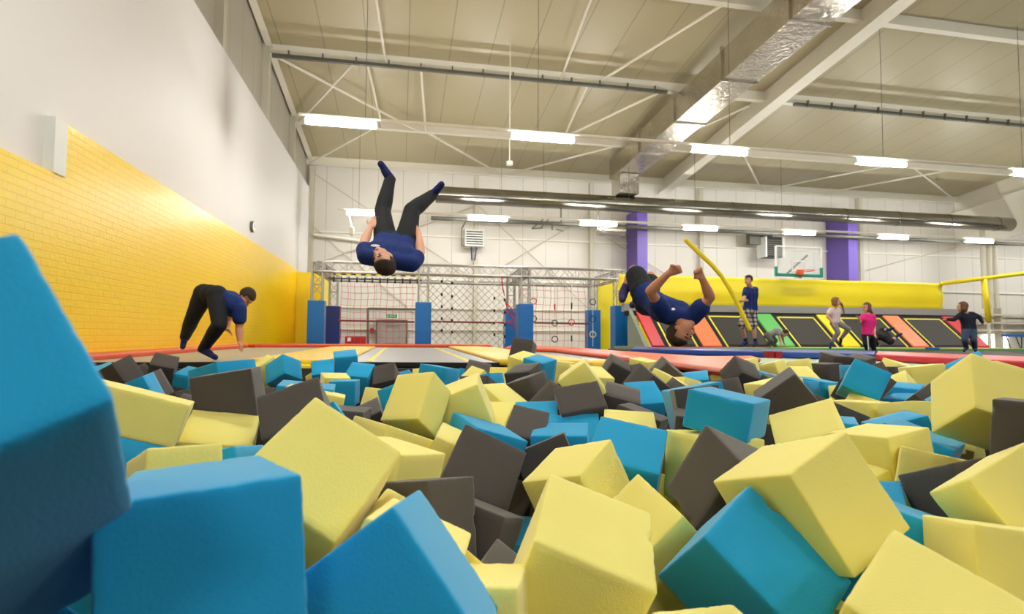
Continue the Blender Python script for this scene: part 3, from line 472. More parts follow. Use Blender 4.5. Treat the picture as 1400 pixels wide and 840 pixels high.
# back wall: girts, columns, diagonals
for z in (4.95, 2.9, 1.55, .55):
    struct(MB().box2((-4.1, 26.86, z-.035), (45, 27, z+.035)).build('trim_10', M['steel']))
for x in (-4.05, 3.45, 9.2, 15.1, 24.6):
    struct(MB().box2((x-.1, 26.7, FZ), (x+.1, 26.96, 7.9)).build('column', M['beamgrey']), 'pale steel wall column against the back cladding')
for p, q in (((-4, 26.8, 7.6), (3.3, 26.8, 3)), ((3.4, 26.8, 6.6), (9.1, 26.8, 1.6)), ((-4, 26.8, 3.4), (3.3, 26.8, 6.4)), ((-4, 26.8, 5.2), (1.5, 26.8, .5)), ((3.5, 26.8, 2.8), (9.1, 26.8, 6.3)), ((9.3, 26.8, 5.6), (15, 26.8, 2.4)), ((25, 26.8, 4), (34, 26.8, 6.2))):
    struct(MB().tube(p, q, .025).build('beam', M['beamgrey']), 'thin diagonal wall brace')
struct(MB().tube((-3.9, 26.5, 4.75), (-1.2, 26.7, 4.5), .06).build('beam', M['steel']), 'short white tube at the left end of the back wall')
for nm, x0, x1, y0, z1, lb in (('column', 11.1, 11.62, 25.6, 6.4, 'purple clad column behind the flipping person in blue'), ('column', 22.6, 23.15, 25.4, 6.6, 'purple clad column above the right part of the yellow wall')):
    struct(MB().box2((x0, y0, FZ), (x1, 26.95, z1)).build(nm, M['purple']), lb)
b = MB()
for x in (30.9, 31.3, 31.7): b.tube((x, 25.3, 1.9), (x, 25.3, 6.8), .12)
struct(b.build('column', M['beamgrey']), 'bundle of grey vertical pipes at the right')
# bright opening low on the right and shelves behind
struct(MB().box2((at_y(1350, 465, 26.8).x, 26.8, FZ), (at_y(1378, 465, 26.8).x, 26.9, .45)).build('window_1', mat('daylight_opening', (255, 255, 255), .5, emit=2.2)), 'bright glazed opening low at the right of the back wall')
b = MB()
for z in (.75, 1.15, 1.6): b.box2((29.0, 26.0, z-.05), (37, 26.6, z+.05))
for x in (29.1, 33, 36.9): b.box2((x-.05, 26.1, FZ), (x+.05, 26.5, 2.0))
tag(b.build('storage_rack', M['beamgrey']), 'grey storage rack against the back wall beyond the yellow rail', 'rack')

# pipe tray under two of the beams
def tray(y, x0, x1, dz, lab, step=1.0):
    e = empty('cable_tray', (x0, y, roofz(y)-dz), lab, 'cable tray')
    MB().box2((x0, y-.06, roofz(y)-dz-.05), (x1, y+.06, roofz(y)-dz+.05)).build('channel', M['darksteel'], e)
    x = x0+.5
    while x < x1:
        MB().box2((x-.02, y-.14, roofz(y)-dz-.1), (x+.02, y-.06, roofz(y)-dz+.14)).build('clamp', M['darksteel'], e); x += step
    place(e)
tray(18.15, -4, 9.0, .5, 'dark steel cable tray with clamps under the roof, left of the foil duct')
tray(18.15, 14.0, 27.0, .5, 'dark steel cable tray with clamps under the roof, right of the big rafter')
# long conduits that carry the lamps
tag(MB().tube((-2.4, 13.7, 5.39), (38, 13.7, 5.39), .045).build('lamp_conduit', M['steel']), 'long pale conduit pipe carrying the upper row of strip lamps', 'pipe')
tag(MB().tube((-2.5, 23, 5.215), (46, 23, 5.215), .05).build('lamp_conduit', M['steel']), 'long pale conduit pipe carrying the lower far row of strip lamps', 'pipe')
tag(MB().tube((1.2, 24.6, 5.33), (34, 24.6, 5.33), .09).build('service_pipe', M['darksteel']), 'dark service pipe running below the round foil duct', 'pipe')
# wires
b = MB()
for x, y, z0 in ((-.9, 13.7, 5.2), (3.3, 13.7, 5.2), (8.6, 13.7, 5.2), (13.4, 13.7, 5.2), (18.3, 13.7, 5.2), (-1.7, 23, 5.2), (4.0, 23, 5.2), (12.7, 23, 5.2), (17, 23, 5.2), (6.0, 23.8, 5.9), (9.6, 23, 5.2)):
    tag(MB().tube((x, y, z0), (x, y, roofz(y)-.05), .007, n=6).build('suspension_wire', M['darksteel']), 'thin steel wire hanging from the roof to the lamp and duct runs', 'wire', 'thin steel suspension wires')
b.bm.free()
# pendant sensor
e = empty('ceiling_sensor', (3.2, 16, 4.9), 'white pendant sensor disc on a long white rod near the roof centre', 'sensor')
MB().tube((3.2, 17, roofz(17)), (3.2, 17, 5.62), .02).build('rod', M['steel'], e); MB().tube((3.2, 17, 5.52), (3.2, 17, 5.64), .1).build('disc', M['lampbody'], e); place(e)

# lamps
def lamp_proto():
    e = empty('strip_lamp', (0, 0, 0), 'x', 'lamp', 'white strip lamps under the hall roof')
    del e['_loc']
    MB().box2((-.82, -.035, .05), (.82, .035, .1), bev=.008).build('housing', M['lampbody'], e)
    MB().box2((-.8, -.07, -.06), (.8, .07, .05), bev=.035).build('diffuser', M['lamp'], e)
    for s in (-1, 1): MB().box2((s*.82-.02, -.07, -.05), (s*.82+.02, .07, .06), bev=.006).build('end_cap', M['lampbody'], e)
    return e
lp = lamp_proto(); first = [True]
names1 = ['first strip lamp of the upper row, just off the left wall', 'strip lamp on the upper row between the left wall lamp and the foil duct', 'strip lamp on the upper row crossing in front of the big rafter', 'strip lamp on the upper row above the basketball hoop side', 'strip lamp cut by the right edge on the upper row']
names2 = ['far row strip lamp behind the legs of the airborne person', 'far row strip lamp above the louvred heater', 'far row strip lamp just left of the first purple column', 'far row strip lamp between the purple column and the noodle tip', 'far row strip lamp over the basketball board', 'far row strip lamp in front of the second purple column', 'far row strip lamp at the far right beside the grey pipes']
def lamp(x, y, z, lab):
    if first[0]: first[0] = False; lp.location = (x, y, z); lp['label'] = lab; return
    dup(lp, (x, y, z), lab)
for k, (px, py) in enumerate(((467, 163), (742, 187), (983, 203), (1204, 218), (1412, 231))):
    p = at_y(px, py, 13.7); lamp(p.x, 13.7, 5.24, names1[k])
for k, px in enumerate((503, 667, 818, 957, 1092, 1220, 1337)):
    p = at_y(px, 300, 23); lamp(p.x, 23, 5.06, names2[k])
for yy, x0 in ((23, 33.5), (13.7, 23.3)):  # unseen lamps added past the visible rows to brighten the right wall
    for k in range(3): lamp(x0+4.9*k, yy, 5.05, 'unseen strip lamp extending the rows, added to brighten the wall beyond the yellow rail')
for yy in (4.4, -4.9):
    for k in range(5): lamp(-1.2+4.9*k, yy, 5.02, 'strip lamp of the rows above and behind the pit')

# ducts
e = empty('foil_duct', (9.7, -8, 7.4), 'long square foil-wrapped ventilation duct slanting under the roof', 'duct')
def dz(y): return 7.42+.05*(24-y)
b = MB(); b.hexa([(9.2, -8, dz(-8)), (10.3, -8, dz(-8)), (10.3, 24.3, dz(24.3)), (9.2, 24.3, dz(24.3)), (9.2, -8, dz(-8)+1.0), (10.3, -8, dz(-8)+1.0), (10.3, 24.3, dz(24.3)+.85), (9.2, 24.3, dz(24.3)+.85)])
b.build('duct_body', M['duct'], e)
for y in (3, 6, 9, 12, 15, 18, 21): MB().box2((9.14, y-.03, dz(y)-.05), (10.36, y+.03, dz(y)+1.0)).build('flange', M['duct'], e)
MB().box2((9.3, 23.3, 6.55), (10.2, 24.3, 7.45), bev=.02).build('drop_box', M['duct'], e)
place(e)
e = empty('round_duct', (2, 24, 6.2), 'long round silver ventilation duct running along the back wall', 'duct')
MB().tube((1.35, 23.9, 6.2), (40, 23.9, 6.2), .35, n=48).build('duct_body', M['ductround'], e)
for x in range(3, 40, 3): MB().tube((x, 23.9, 6.2), (x+.06, 23.9, 6.2), .365, n=32).build('joint_band', M['ductround'], e)
place(e)
e = empty('air_outlet', (9.1, 23.9, 5.4), 'short silver air outlet drum hanging below the round duct', 'air outlet')
MB().tube((8.5, 23.9, 5.0), (9.7, 23.9, 5.0), .28, n=24).build('drum', M['duct'], e); MB().tube((8.5, 23.9, 5.0), (8.5, 23.9, 5.9), .06).build('bracket', M['darksteel'], e); place(e)
# heaters
e = empty('unit_heater', (3.3, 26, 5), 'white louvred unit heater high on the back wall', 'heater')
p0, p1 = at_y(636, 312, 26), at_y(662, 337, 26)
MB().box2((p0.x, 26.05, p1.z), (p1.x, 26.6, p0.z), bev=.02).build('body', M['heater'], e)
MB().box2((p0.x+.06, 26.0, p1.z+.08), (p1.x-.06, 26.06, p0.z-.06)).build('grille', M['heaterdark'], e)
for k in range(6):
    z = p1.z+.12+k*.115; MB().box2((p0.x+.05, 25.96, z), (p1.x-.05, 26.04, z+.045)).build('louvre', M['heater'], e)
MB().bar((p0.x-.15, 26.2, p0.z), (p0.x+.05, 26.3, p0.z+.35), .04, .04).bar((p0.x-.15, 26.2, p0.z), (p0.x-.15, 26.2, p1.z), .04, .04).bar((p0.x-.15, 26.2, p1.z+.02), (p0.x+.05, 26.2, p1.z+.02), .04, .04).build('bracket', M['darksteel'], e)
for s in (-.12, .12): MB().tube(((p0.x+p1.x)/2+s, 26.3, p1.z), ((p0.x+p1.x)/2+s*.6, 26.4, p1.z-.62), .035).build('hose', M['navy'], e)
place(e)
e = empty('fan_heater', (19.5, 26, 5), 'black fan heater with white sides behind the basketball board', 'heater')
p0, p1 = at_y(1048, 323, 25.5), at_y(1072, 352, 25.5)
MB().box2((p0.x, 25.6, p1.z), (p1.x, 26.2, p0.z), bev=.03).build('body', M['heaterdark'], e)
for k in range(8):
    z = p1.z+.1+k*(p0.z-p1.z-.2)/8; MB().box2((p0.x+.08, 25.54, z), (p1.x-.08, 25.62, z+.04)).build('slat', M['darksteel'], e)
for x in (p0.x-.01, p1.x+.01): MB().box2((x-.04, 25.5, p1.z), (x+.04, 26.25, p0.z), bev=.015).build('side_panel', M['heater'], e)
place(e)
tag(MB().box2((17.3, 25.9, 5.0), (18.6, 26.2, 5.6)).build('wall_bracket', M['darksteel']), 'dark steel bracket frame beside the black fan heater', 'bracket')
# clock on the white wall
e = empty('wall_clock', (-3.95, 16.1, 3.1), 'small round wall clock on the white partition wall', 'clock')
MB().tube((-3.95, 16.1, 3.14), (-3.88, 16.1, 3.14), .15, n=24).build('clock_case', M['darksteel'], e)
MB().tube((-3.885, 16.1, 3.14), (-3.872, 16.1, 3.14), .13, n=24).build('clock_face', M['lampbody'], e)
MB().box2((-3.873, 16.09, 3.14), (-3.868, 16.11, 3.23)).box2((-3.873, 16.1, 3.13), (-3.868, 16.17, 3.15)).build('clock_hand', M['black'], e); place(e)

# yellow brick wall panels
struct(MB().box2((-3.95, -6, FZ), (-3.86, 7.4, 2.09)).build('wall_left_low_panel', M['brick']), 'lower yellow brick-pattern wall panel at the near end')
struct(MB().box2((-3.95, 7.4, FZ), (-3.86, 22.4, 2.72)).build('wall_left_high_panel', M['brick']), 'tall yellow brick-pattern wall panel behind the bending person')
struct(MB().box2((-3.95, 7.16, 2.09), (-3.84, 7.4, 2.72)).build('trim_20', M['heater']))
struct(MB().box2((-3.9, 22.4, FZ), (-2.7, 22.5, 2.62)).box2((-2.75, 19.6, FZ), (-2.6, 22.4, 2.2)).build('wall_left_end_panel', M['yellowpad']), 'plain yellow end panel next to the climbing rig')
# screws in the white wall
# ---------------------------------------------------------------- deck
pit = [(-3.95, 6.9), (-1.85, 7.0), (-1.8, 6.95), (1.0, 6.6), (2.2, 6.1), (2.85, 5.6), (3.6, 6.0), (4.6, 6.9), (6.2, 6.6), (7.4, 6.2), (9.5, 5.2), (16, 2.0)]
struct(MB().prism(pit+[(24, 2.0), (24, 15.25), (-3.95, 15.25)], -.5, -.1).build('floor_deck', M['deck']), 'raised deck that carries the trampolines around the pit')
struct(MB().box2((-3.95, -6, -.6), (16, 7.0, -.52)).build('floor_pit', M['pitdark']), 'dark liner under the foam blocks')
def slab_px(name, pts, zt, zb, m, label, cat, bev=.02, n=3):
    P = [at_z(x, y, zt) for x, y in pts]
    o = MB().prism([(p.x, p.y) for p in P], zb, zt).build(name, M[m], bev=bev)
    return tag(o, label, cat)
def slab(name, pts, zt, zb, m, label, cat, bev=.02): return tag(MB().prism(pts, zb, zt).build(name, M[m], bev=bev), label, cat)
def bed(pts, m, lines, label):
    e = empty('trampoline', (pts[0][0], pts[0][1], -.1), label, 'trampoline')
    MB().prism(pts, -.06, -.03).build('jumping_bed', M[m], e)
    cx = sum(p[0] for p in pts)/len(pts); cy = sum(p[1] for p in pts)/len(pts)
    n = len(pts); b = MB()
    for i in range(n):
        p, q = V3((*pts[i], -.06)), V3((*pts[(i+1) % n], -.06)); b.bar(p, q, .07, .05)
    b.build('frame', M['black'], e)
    for (p, q) in lines: MB().bar((*p, -.028), (*q, -.028), .06, .006).build('marking_line', M['line'], e)
    place(e)
bed([(-3.5, 7.1), (-1.85, 7.1), (-1.8, 14.6), (-3.5, 14.4)], 'bedbeige_sheen', [], 'trampoline bed with painted beige sheen under the bending person')
bed([(-.6, 7.0), (1.12, 6.7), (1.15, 14.6), (-.6, 14.75)], 'bedgrey_sheen', [((-.36, 7.1), (-.36, 14.4)), ((.82, 6.9), (.85, 14.4))], 'trampoline bed with painted grey sheen and yellow lines between the two yellow mats')
bed([(2.3, 6.3), (2.95, 5.8), (3.0, 9.0), (2.75, 12.4), (2.45, 13.6), (2.25, 11)], 'bedgrey_sheen', [], 'narrow trampoline bed with painted grey sheen left of the long orange pad')
b = MB().prism([(-1.75, 7.05), (-.62, 7.0), (-.62, 14.75), (-1.7, 14.6)], -.07, .0)
o = tag(b.build('yellow_mat', M['yellowmat'], bev=.03), 'long yellow mat between the beige and the grey trampoline beds', 'mat')
tag(MB().box2((-1.3, 6.93, -.5), (-1.02, 7.04, -.06)).build('edge_pad', M['yellowpad'], bev=.02), 'yellow padding hanging down the pit edge below the left yellow mat', 'pad')
tag(MB().prism([(1.15, 6.7), (2.2, 6.2), (2.2, 13.4), (1.9, 14.55), (1.2, 14.6)], -.07, .01).build('yellow_mat', M['yellowmat'], bev=.03), 'long yellow mat left of the standing charcoal cube', 'mat')
tag(MB().box2((2.05, 6.0, -.1), (2.5, 6.3, .02)).build('edge_pad', M['yellowmat'], bev=.05), 'rounded yellow pad end behind the yellow pair of cubes', 'pad')
# orange perimeter pads
tag(MB().prism([(-3.855, 6.9), (-3.51, 7.0), (-3.51, 14.4), (-3.855, 14.8)], -.05, .045).build('orange_pad', M['orange'], bev=.03), 'orange edge pad running along the foot of the yellow brick wall', 'pad')
tag(MB().prism([(-3.855, 14.82), (-3.4, 14.45), (-.7, 14.95), (2.3, 14.75), (2.4, 15.1), (-3.8, 15.2)], -.05, .05).build('orange_pad', M['orange'], bev=.03), 'orange edge pad crossing in front of the climbing rig', 'pad')
slab_px('orange_pad', [(690, 475), (760, 477.5), (840, 485.5), (985, 504), (995, 503), (1002, 498), (1040, 489), (1030, 486.5), (960, 487), (845, 479.5), (780, 474.5), (700, 471.5)], .04, -.025, 'orange', 'long orange pad tapering toward the charcoal pyramid-like cube', 'pad', .035)
slab_px('torn_orange_flap', [(935, 499), (945, 498), (962, 503), (985, 508), (975, 511), (948, 504)], -.02, -.05, 'orange', 'torn orange flap under the end of the long orange pad', 'pad', .005)
e = empty('blue_pad', at_z(1030, 480, 0), 'long royal blue pad with dark red straps in front of the children', 'pad')
P = [at_z(x, y, .06) for x, y in ((862, 477), (1050, 481), (1195, 484.3), (1197, 480), (1050, 476.8), (868, 474.3))]
MB().prism([(p.x, p.y) for p in P], -.028, .06).build('pad_body', M['bluetop'], e, bev=.02)
for a, c in ((1048, 1058), (1060, 1069), (895, 902)):
    pa, pc = at_z(a, 481+.023*(a-1050), .062), at_z(c, 481+.023*(c-1050), .062); q = (pc-pa)
    nrm = V3((0, .16, 0))
    MB().prism([(pa.x, pa.y-.012), (pc.x, pc.y-.012), (pc.x+.1, pc.y+.5), (pa.x+.1, pa.y+.5)], -.045, .066).build('strap', M['darkred'], e)
place(e)
slab_px('red_pad', [(1197, 484.3), (1290, 488.5), (1400, 494), (1560, 502), (1560, 494), (1400, 487.5), (1290, 483.5), (1199, 480)], .06, -.03, 'redpad', 'long coral red pad continuing from the blue pad to the right', 'pad')
slab_px('green_mat', [(1037, 497), (1180, 497), (1320, 502), (1500, 508), (1500, 500), (1400, 497.5), (1290, 492), (1180, 489), (1050, 488), (1037, 489)], -.04, -.09, 'palegreen', 'pale green mat strip between the blue and red pads and the pit', 'mat', .01)
# court behind the blue pad
slab('court_trampoline', [(p.x, p.y+.05) for p in [at_z(x, y, .06) for x, y in ((866, 474.2), (1050, 476.7), (1197, 479.9), (1290, 483.4), (1400, 487.3), (1560, 493.5))]]+[(17, 13.9), (5.2, 13.9)], -.03, -.08, 'bed', 'flat dark trampoline court behind the blue and red pads', 'trampoline', .005)
for pts, m, lb in (([(6.7, 13.35), (10.2, 13.3), (10.2, 13.8), (6.7, 13.8)], 'orange', 'orange pad strip at the foot of the first leaning trampolines'),
                   ([(10.25, 13.3), (13.1, 13.2), (13.1, 13.8), (10.25, 13.8)], 'line', 'yellow pad strip at the foot of the leaning trampolines behind the girls'),
                   ([(13.15, 13.2), (17.2, 13.1), (17.2, 13.8), (13.15, 13.8)], 'orangepad', 'orange pad strip at the foot of the last leaning trampoline'),
                   ([(7.6, 12.7), (16.9, 12.3), (16.9, 12.7), (7.6, 13.1)], 'green', 'green pad strip across the trampoline court')
                   ):
    slab('edge_pad', pts, .02, -.028, m, lb, 'pad', .01)
# leaning trampolines
BY, TY, TZ = 13.85, 14.9, .92
def XB(px): return at_y(px, 476, BY).x
def XT(px): return at_y(px, 429, TY).x
def lean(name, xb0, xb1, xt0, xt1, m, th, parent=None, off=0, f0=0, f1=1):
    n = V3((0, -(TZ), (TY-BY))).normalized()
    def pt(xb, xt, f, o): return V3((xb+(xt-xb)*f, BY+(TY-BY)*f, TZ*f))+n*o
    b = MB(); b.hexa([pt(xb0, xt0, f0, off), pt(xb1, xt1, f0, off), pt(xb1, xt1, f1, off), pt(xb0, xt0, f1, off), pt(xb0, xt0, f0, off+th), pt(xb1, xt1, f0, off+th), pt(xb1, xt1, f1, off+th), pt(xb0, xt0, f1, off+th)])
    return b.build(name, M[m], parent)
pads = [((891, 908), (868.8, 885.5), 'redpad', 'coral red leaning pad beside the grey-green end board'), ((957, 990), (938, 957), 'orangepad', 'pale orange leaning pad behind the flipping person\'s face'), ((1061, 1085), (1031, 1050), 'green', 'green leaning pad behind the crouching child'),
        ((1152, 1182), (1115, 1128), 'noodle', 'yellow leaning pad behind the girl with flying hair'), ((1247, 1275), (1205, 1229), 'orangepad', 'pale orange leaning pad right of the girl in pink'), ((1330, 1349), (1288, 1302), 'redpad', 'red leaning pad beside the child in the dark jumper')]
xs = []
for (b0, b1), (t0, t1), m, lb in pads:
    xb0, xb1 = XB(b0), XB(b1); w = min(.55, xb1-xb0); xt0 = XT(t0)
    x0 = (xb0+xt0)/2; x1 = x0+w
    xs.append((x0, x1))
    o = tag(lean('leaning_pad', x0, x1, x0, x1, m, .07), lb, 'pad')
    md = o.modifiers.new('edge', 'BEVEL'); md.width = .02; md.segments = 2
bl = ['leaning black trampoline behind the flipping person in blue', 'leaning black trampoline behind the person with the noodle', 'leaning black trampoline between the green and yellow pads', 'leaning black trampoline behind the girl in pink', 'leaning black trampoline left of the child in the dark jumper']
for i in range(5):
    x0, x1 = xs[i][1], xs[i+1][0]
    e = empty('leaning_trampoline', ((x0+x1)/2, BY, 0), bl[i], 'trampoline')
    lean('bed_frame', x0, x1, x0, x1, 'black', .03, e); lean('jumping_bed', x0+.22, x1-.22, x0+.22, x1-.22, 'bed', .008, e, .031, .06, .9)
    for a, c, f0, f1 in ((x0+.14, x0+.19, 0, .93), (x1-.19, x1-.14, 0, .93), (x0+.14, x1-.14, .89, .93)): lean('border_line', a, c, a, c, 'line', .008, e, .032, f0, f1)
    place(e)
struct(MB().box2((6.1, 14.9, .86), (17.4, 15.0, 1.0)).build('trim_30', M['black']))
struct(MB().box2((6.1, 14.93, .98), (17.4, 15.2, 1.2)).build('trim_31', M['greystrip']))
tag(MB().prism([(6.05, 13.85), (6.35, 13.85), (6.1, 15.0), (5.8, 15.0)], -.05, .02).hexa([(6.2, 13.85, 0), (6.3, 13.85, 0), (6.3, 15, 0), (6.2, 15, 0), (6.2, 13.85, .02), (6.3, 13.85, .02), (6.3, 15, 1.1), (6.2, 15, 1.1)]).build('end_board', M['greengrey']), 'grey-green sloped end board left of the red leaning pad', 'board')
# yellow padded wall
w = MB(); NX, NZ = 60, 10; vs = []
for i in range(NX+1):
    row = []
    for j in range(NZ+1):
        x = 6.0+(16.75-6.0)*i/NX; z = 1.2+(2.02-1.2)*j/NZ
        y = 15.02-.03*noise.noise((x*1.3, z*1.5, 0))-.015*math.sin(z*9)
        row.append(w.bm.verts.new((x, y, z)))
    vs.append(row)
for i in range(NX):
    for j in range(NZ): w.bm.faces.new((vs[i][j], vs[i+1][j], vs[i+1][j+1], vs[i][j+1]))
o = w.build('wall_padding', M['yellowpad'], smooth=True); md = o.modifiers.new('th', 'SOLIDIFY'); md.thickness = .1; md.offset = 1
tag(o, 'long yellow padded wall panel above the leaning trampolines', 'wall padding')
tag(MB().box2((6.8, 19.1, FZ), (8.7, 19.2, 2.35)).build('yellow_board', M['yellowpad'], bev=.01), 'tall yellow board behind the right end of the rig', 'board')
e = empty('chain_strip', (6.5, 15.6, 0), 'yellow strip edged with black rings beside the last blue post pad', 'strip')
MB().box2((6.62, 15.7, FZ), (6.78, 15.76, 1.15)).build('strip_body', M['yellowpad'], e)
for k in range(10): MB().torus((6.8, 15.68, .08+k*.11), .035, .012, (0, 1, 0), 12, 6).build('ring', M['black'], e)
place(e)
# yellow rail to the right
e = empty('safety_rail', (18.3, 15, -.1), 'yellow padded rail on a post at the right of the yellow wall', 'rail')
MB().tube(at_y(1288, 388, 15), at_y(1480, 364, 15), .065).build('rail', M['noodle'], e, smooth=True)
MB().tube(at_y(1345, 382, 15), at_y(1352, 441, 15), .085).build('post_pad', M['noodle'], e, smooth=True)
MB().tube(at_y(1352, 441, 15), (18.45, 15, -.1), .05).build('post', M['steel'], e); place(e)
# blue table-like mini trampoline at far right
e = empty('mini_trampoline', (24, 19, FZ), 'blue-rimmed round mini trampoline on thin legs at the far right', 'trampoline')
c = at_y(1410, 459, 17)
MB().tube((c.x, 17, c.z-.05), (c.x, 17, c.z+.05), .85, n=32).build('rim_pad', M['blue'], e)
for a in range(6):
    t = a*math.pi/3; MB().tube((c.x+.7*math.cos(t), 17+.7*math.sin(t), c.z-.05), (c.x+.35*math.cos(t+.6), 17+.35*math.sin(t+.6), FZ), .02).build('leg', M['darksteel'], e)
place(e)
tag(MB().box2((12.9, 11.9, .0), (13.15, 12.1, .06), bev=.02).build('sock_bundle', M['blue']), 'small bright blue object lying at the foot of the last leaning trampoline', 'cloth')

# basketball hoops
def hoop():
    e = empty('basketball_hoop', (11.5, 14.9, 2.1), 'basketball board with turquoise lower padding above the yellow wall', 'basketball hoop')
    x0, x1, z0, z1 = 10.76, 12.26, 2.12, 2.96; y = 14.85
    MB().box2((x0, y-.01, z0), (x1, y+.01, z1)).build('board_glass', M['glass'], e)
    b = MB()
    for a, c in (((x0, z1), (x1, z1)), ((x0, z0), (x0, z1)), ((x1, z0), (x1, z1))): b.bar((a[0], y, a[1]), (c[0], y, c[1]), .05, .045)
    b.build('board_frame', M['lampbody'], e)
    b = MB()
    for a, c in (((11.28, 2.25), (11.28, 2.54)), ((11.28, 2.54), (11.72, 2.54)), ((11.72, 2.54), (11.72, 2.25)), ((11.28, 2.25), (11.72, 2.25))): b.bar((a[0], y-.015, a[1]), (c[0], y-.015, c[1]), .01, .03)
    b.build('target_square', M['lampbody'], e)
    MB().box2((x0-.03, y-.04, z0-.05), (x1+.03, y+.04, z0+.04), bev=.015).box2((x0-.04, y-.04, z0-.05), (x0+.03, y+.04, z0+.24), bev=.015).box2((x1-.03, y-.04, z0-.05), (x1+.04, y+.04, z0+.24), bev=.015).build('edge_padding', M['hoopgreen'], e)
    r = MB().torus((11.5, y-.32, 2.22), .225, .012, (0, 0.02, 1)).build('rim', M['rim'], e)
    MB().box2((11.42, y-.12, 2.12), (11.58, y, 2.28), bev=.01).build('rim_bracket', M['rim'], e)
    MB().bar((11.1, y+.1, 2.1), (12.2, y+.5, 2.8), .04, .04).bar((10.9, y+.02, 2.15), (11.9, y+.4, 2.1), .04, .04).build('support_arm', M['darksteel'], e)
    place(e)
hoop()


# ---------------------------------------------------------------- climbing rig
def truss_mb(p, q, s, step, r=.022, rl=.01):
    p, q = V3(p), V3(q); d = (q-p); L = d.length; x = d.normalized()
    u_ = V3((0, 0, 1)) if abs(x.z) < .5 else V3((1, 0, 0)); y = u_.cross(x).normalized(); z = x.cross(y)
    b = MB(); cs = [(y*i+z*j)*(s/2) for i, j in ((-1, -1), (1, -1), (1, 1), (-1, 1))]
    for c in cs: b.tube(p+c, q+c, r, n=8)
    n = max(1, round(L/step))
    for k in range(n):
        a0, a1 = p+x*(L*k/n), p+x*(L*(k+1)/n)
        for i in range(4):
            c0, c1 = cs[i], cs[(i+1) % 4]
            if k % 2: c0, c1 = c1, c0
            b.tube(a0+c0, a1+c1, rl, n=6)
        if k % 3 == 0:
            for i in range(4): b.tube(a0+cs[i], a0+cs[(i+1) % 4], rl, n=6)
    return b
e = empty('climbing_rig', (2, 17.3, FZ), 'silver aluminium truss climbing rig with blue padded posts at the back', 'climbing rig')
FX = (-2.22, .6, 3.48, 6.36); RX = (-2.1, 3.6, 6.46); FY, RY = 16.0, 18.7
for x in FX: truss_mb((x, FY, FZ), (x, FY, 2.25), .27, .3).build('upright', M['alu'], e)
for x in RX: truss_mb((x, RY, FZ), (x, RY, 2.25), .24, .3).build('upright', M['alu'], e)
for i in range(3): truss_mb((FX[i], FY, 2.11), (FX[i+1], FY, 2.11), .27, .26).build('beam_truss', M['alu'], e)
truss_mb((-2.1, RY, 2.11), (3.6, RY, 2.11), .25, .28).build('beam_truss', M['alu'], e); truss_mb((3.6, RY, 2.11), (6.46, RY, 2.11), .25, .28).build('beam_truss', M['alu'], e)
for a, c in ((FX[0], RX[0]), (FX[2], RX[1]), (FX[3], RX[2])): truss_mb((a, FY, 2.11), (c, RY, 2.11), .25, .28).build('beam_truss', M['alu'], e)
for x, m in ((FX[0], 'blue'), (FX[1], 'blue'), (FX[2], 'blue'), (FX[3], 'blue')): MB().box2((x-.215, FY-.215, FZ), (x+.215, FY+.215, 1.19), bev=.02).build('post_pad', M[m], e)
for x, m in ((RX[0], 'navy'), (RX[1], 'blue'), (RX[2], 'blue')): MB().box2((x-.22, RY-.2, FZ), (x+.22, RY+.2, 1.18), bev=.02).build('post_pad', M[m], e)
b = MB()
b.tube((-2.1, 17.3, 1.93), (.6, 17.3, 1.93), .025); b.build('hook_rail', M['darksteel'], e)
for k in range(12): MB().tube((-1.95+k*.22, 17.3, 1.98), (-1.95+k*.22, 17.3, 1.82), .022, n=8).build('hook', M['black'], e)
st = M['hazard'] = mat('hazard_tape', (240, 220, 40), .6); nt = st.node_tree
tc = nt.nodes.new('ShaderNodeTexCoord'); wv = nt.nodes.new('ShaderNodeTexWave'); wv.bands_direction = 'DIAGONAL'; wv.inputs['Scale'].default_value = 2.2; cr = nt.nodes.new('ShaderNodeValToRGB'); cr.color_ramp.interpolation = 'CONSTANT'
cr.color_ramp.elements[0].color = (.01, .01, .01, 1); cr.color_ramp.elements[1].position = .5; cr.color_ramp.elements[1].color = srgb((236, 220, 50))
nt.links.new(tc.outputs['Object'], wv.inputs['Vector']); nt.links.new(wv.outputs['Fac'], cr.inputs[0]); nt.links.new(cr.outputs[0], nt.nodes['Principled BSDF'].inputs['Base Color'])
MB().box2((-1.95, 17.2, 2.03), (.55, 17.26, 2.12)).build('hazard_tape', M['hazard'], e)
place(e)
def net(x0, x1, z0, z1, y, s, m, r, diag, lab, cat='net'):
    b = MB(); random.seed(3)
    def sag(x, z): return y+.12*math.sin((x-x0)*2.1)*math.sin((z-z0)*1.4)
    def line(p, q, n=6):
        pts = [(p[0]+(q[0]-p[0])*t/n, p[1]+(q[1]-p[1])*t/n) for t in range(n+1)]
        pts = [V3((a+.02*math.sin(c*5), sag(a, c), c+.02*math.sin(a*6))) for a, c in pts]
        for u, v in zip(pts, pts[1:]): b.tube(u, v, r, n=5)
    if diag:
        W, H = x1-x0, z1-z0; k = -H
        while k < W:
            a0, a1 = max(0, -0+k), min(W, k+H)
            if a1 > a0: line((x0+a0, z0+(a0-k)), (x0+a1, z0+(a1-k)), 4); line((x1-a0, z0+(a0-k)), (x1-a1, z0+(a1-k)), 4)
            k += s
    else:
        x = x0
        while x <= x1+.001: line((x, z0), (x, z1)); x += s
        z = z0
        while z <= z1+.001: line((x0, z), (x1, z)); z += s
    return tag(b.build('climbing_net', M[m]), lab, cat)
net(-1.85, .45, -.6, 1.95, 18.5, .2, 'redrope', .0065, False, 'red rope climbing net in the left bay in front of the exit door')
net(.85, 3.3, -.6, 1.95, 18.4, .24, 'blackrope', .006, True, 'dark diamond-mesh net in the middle bay of the rig')
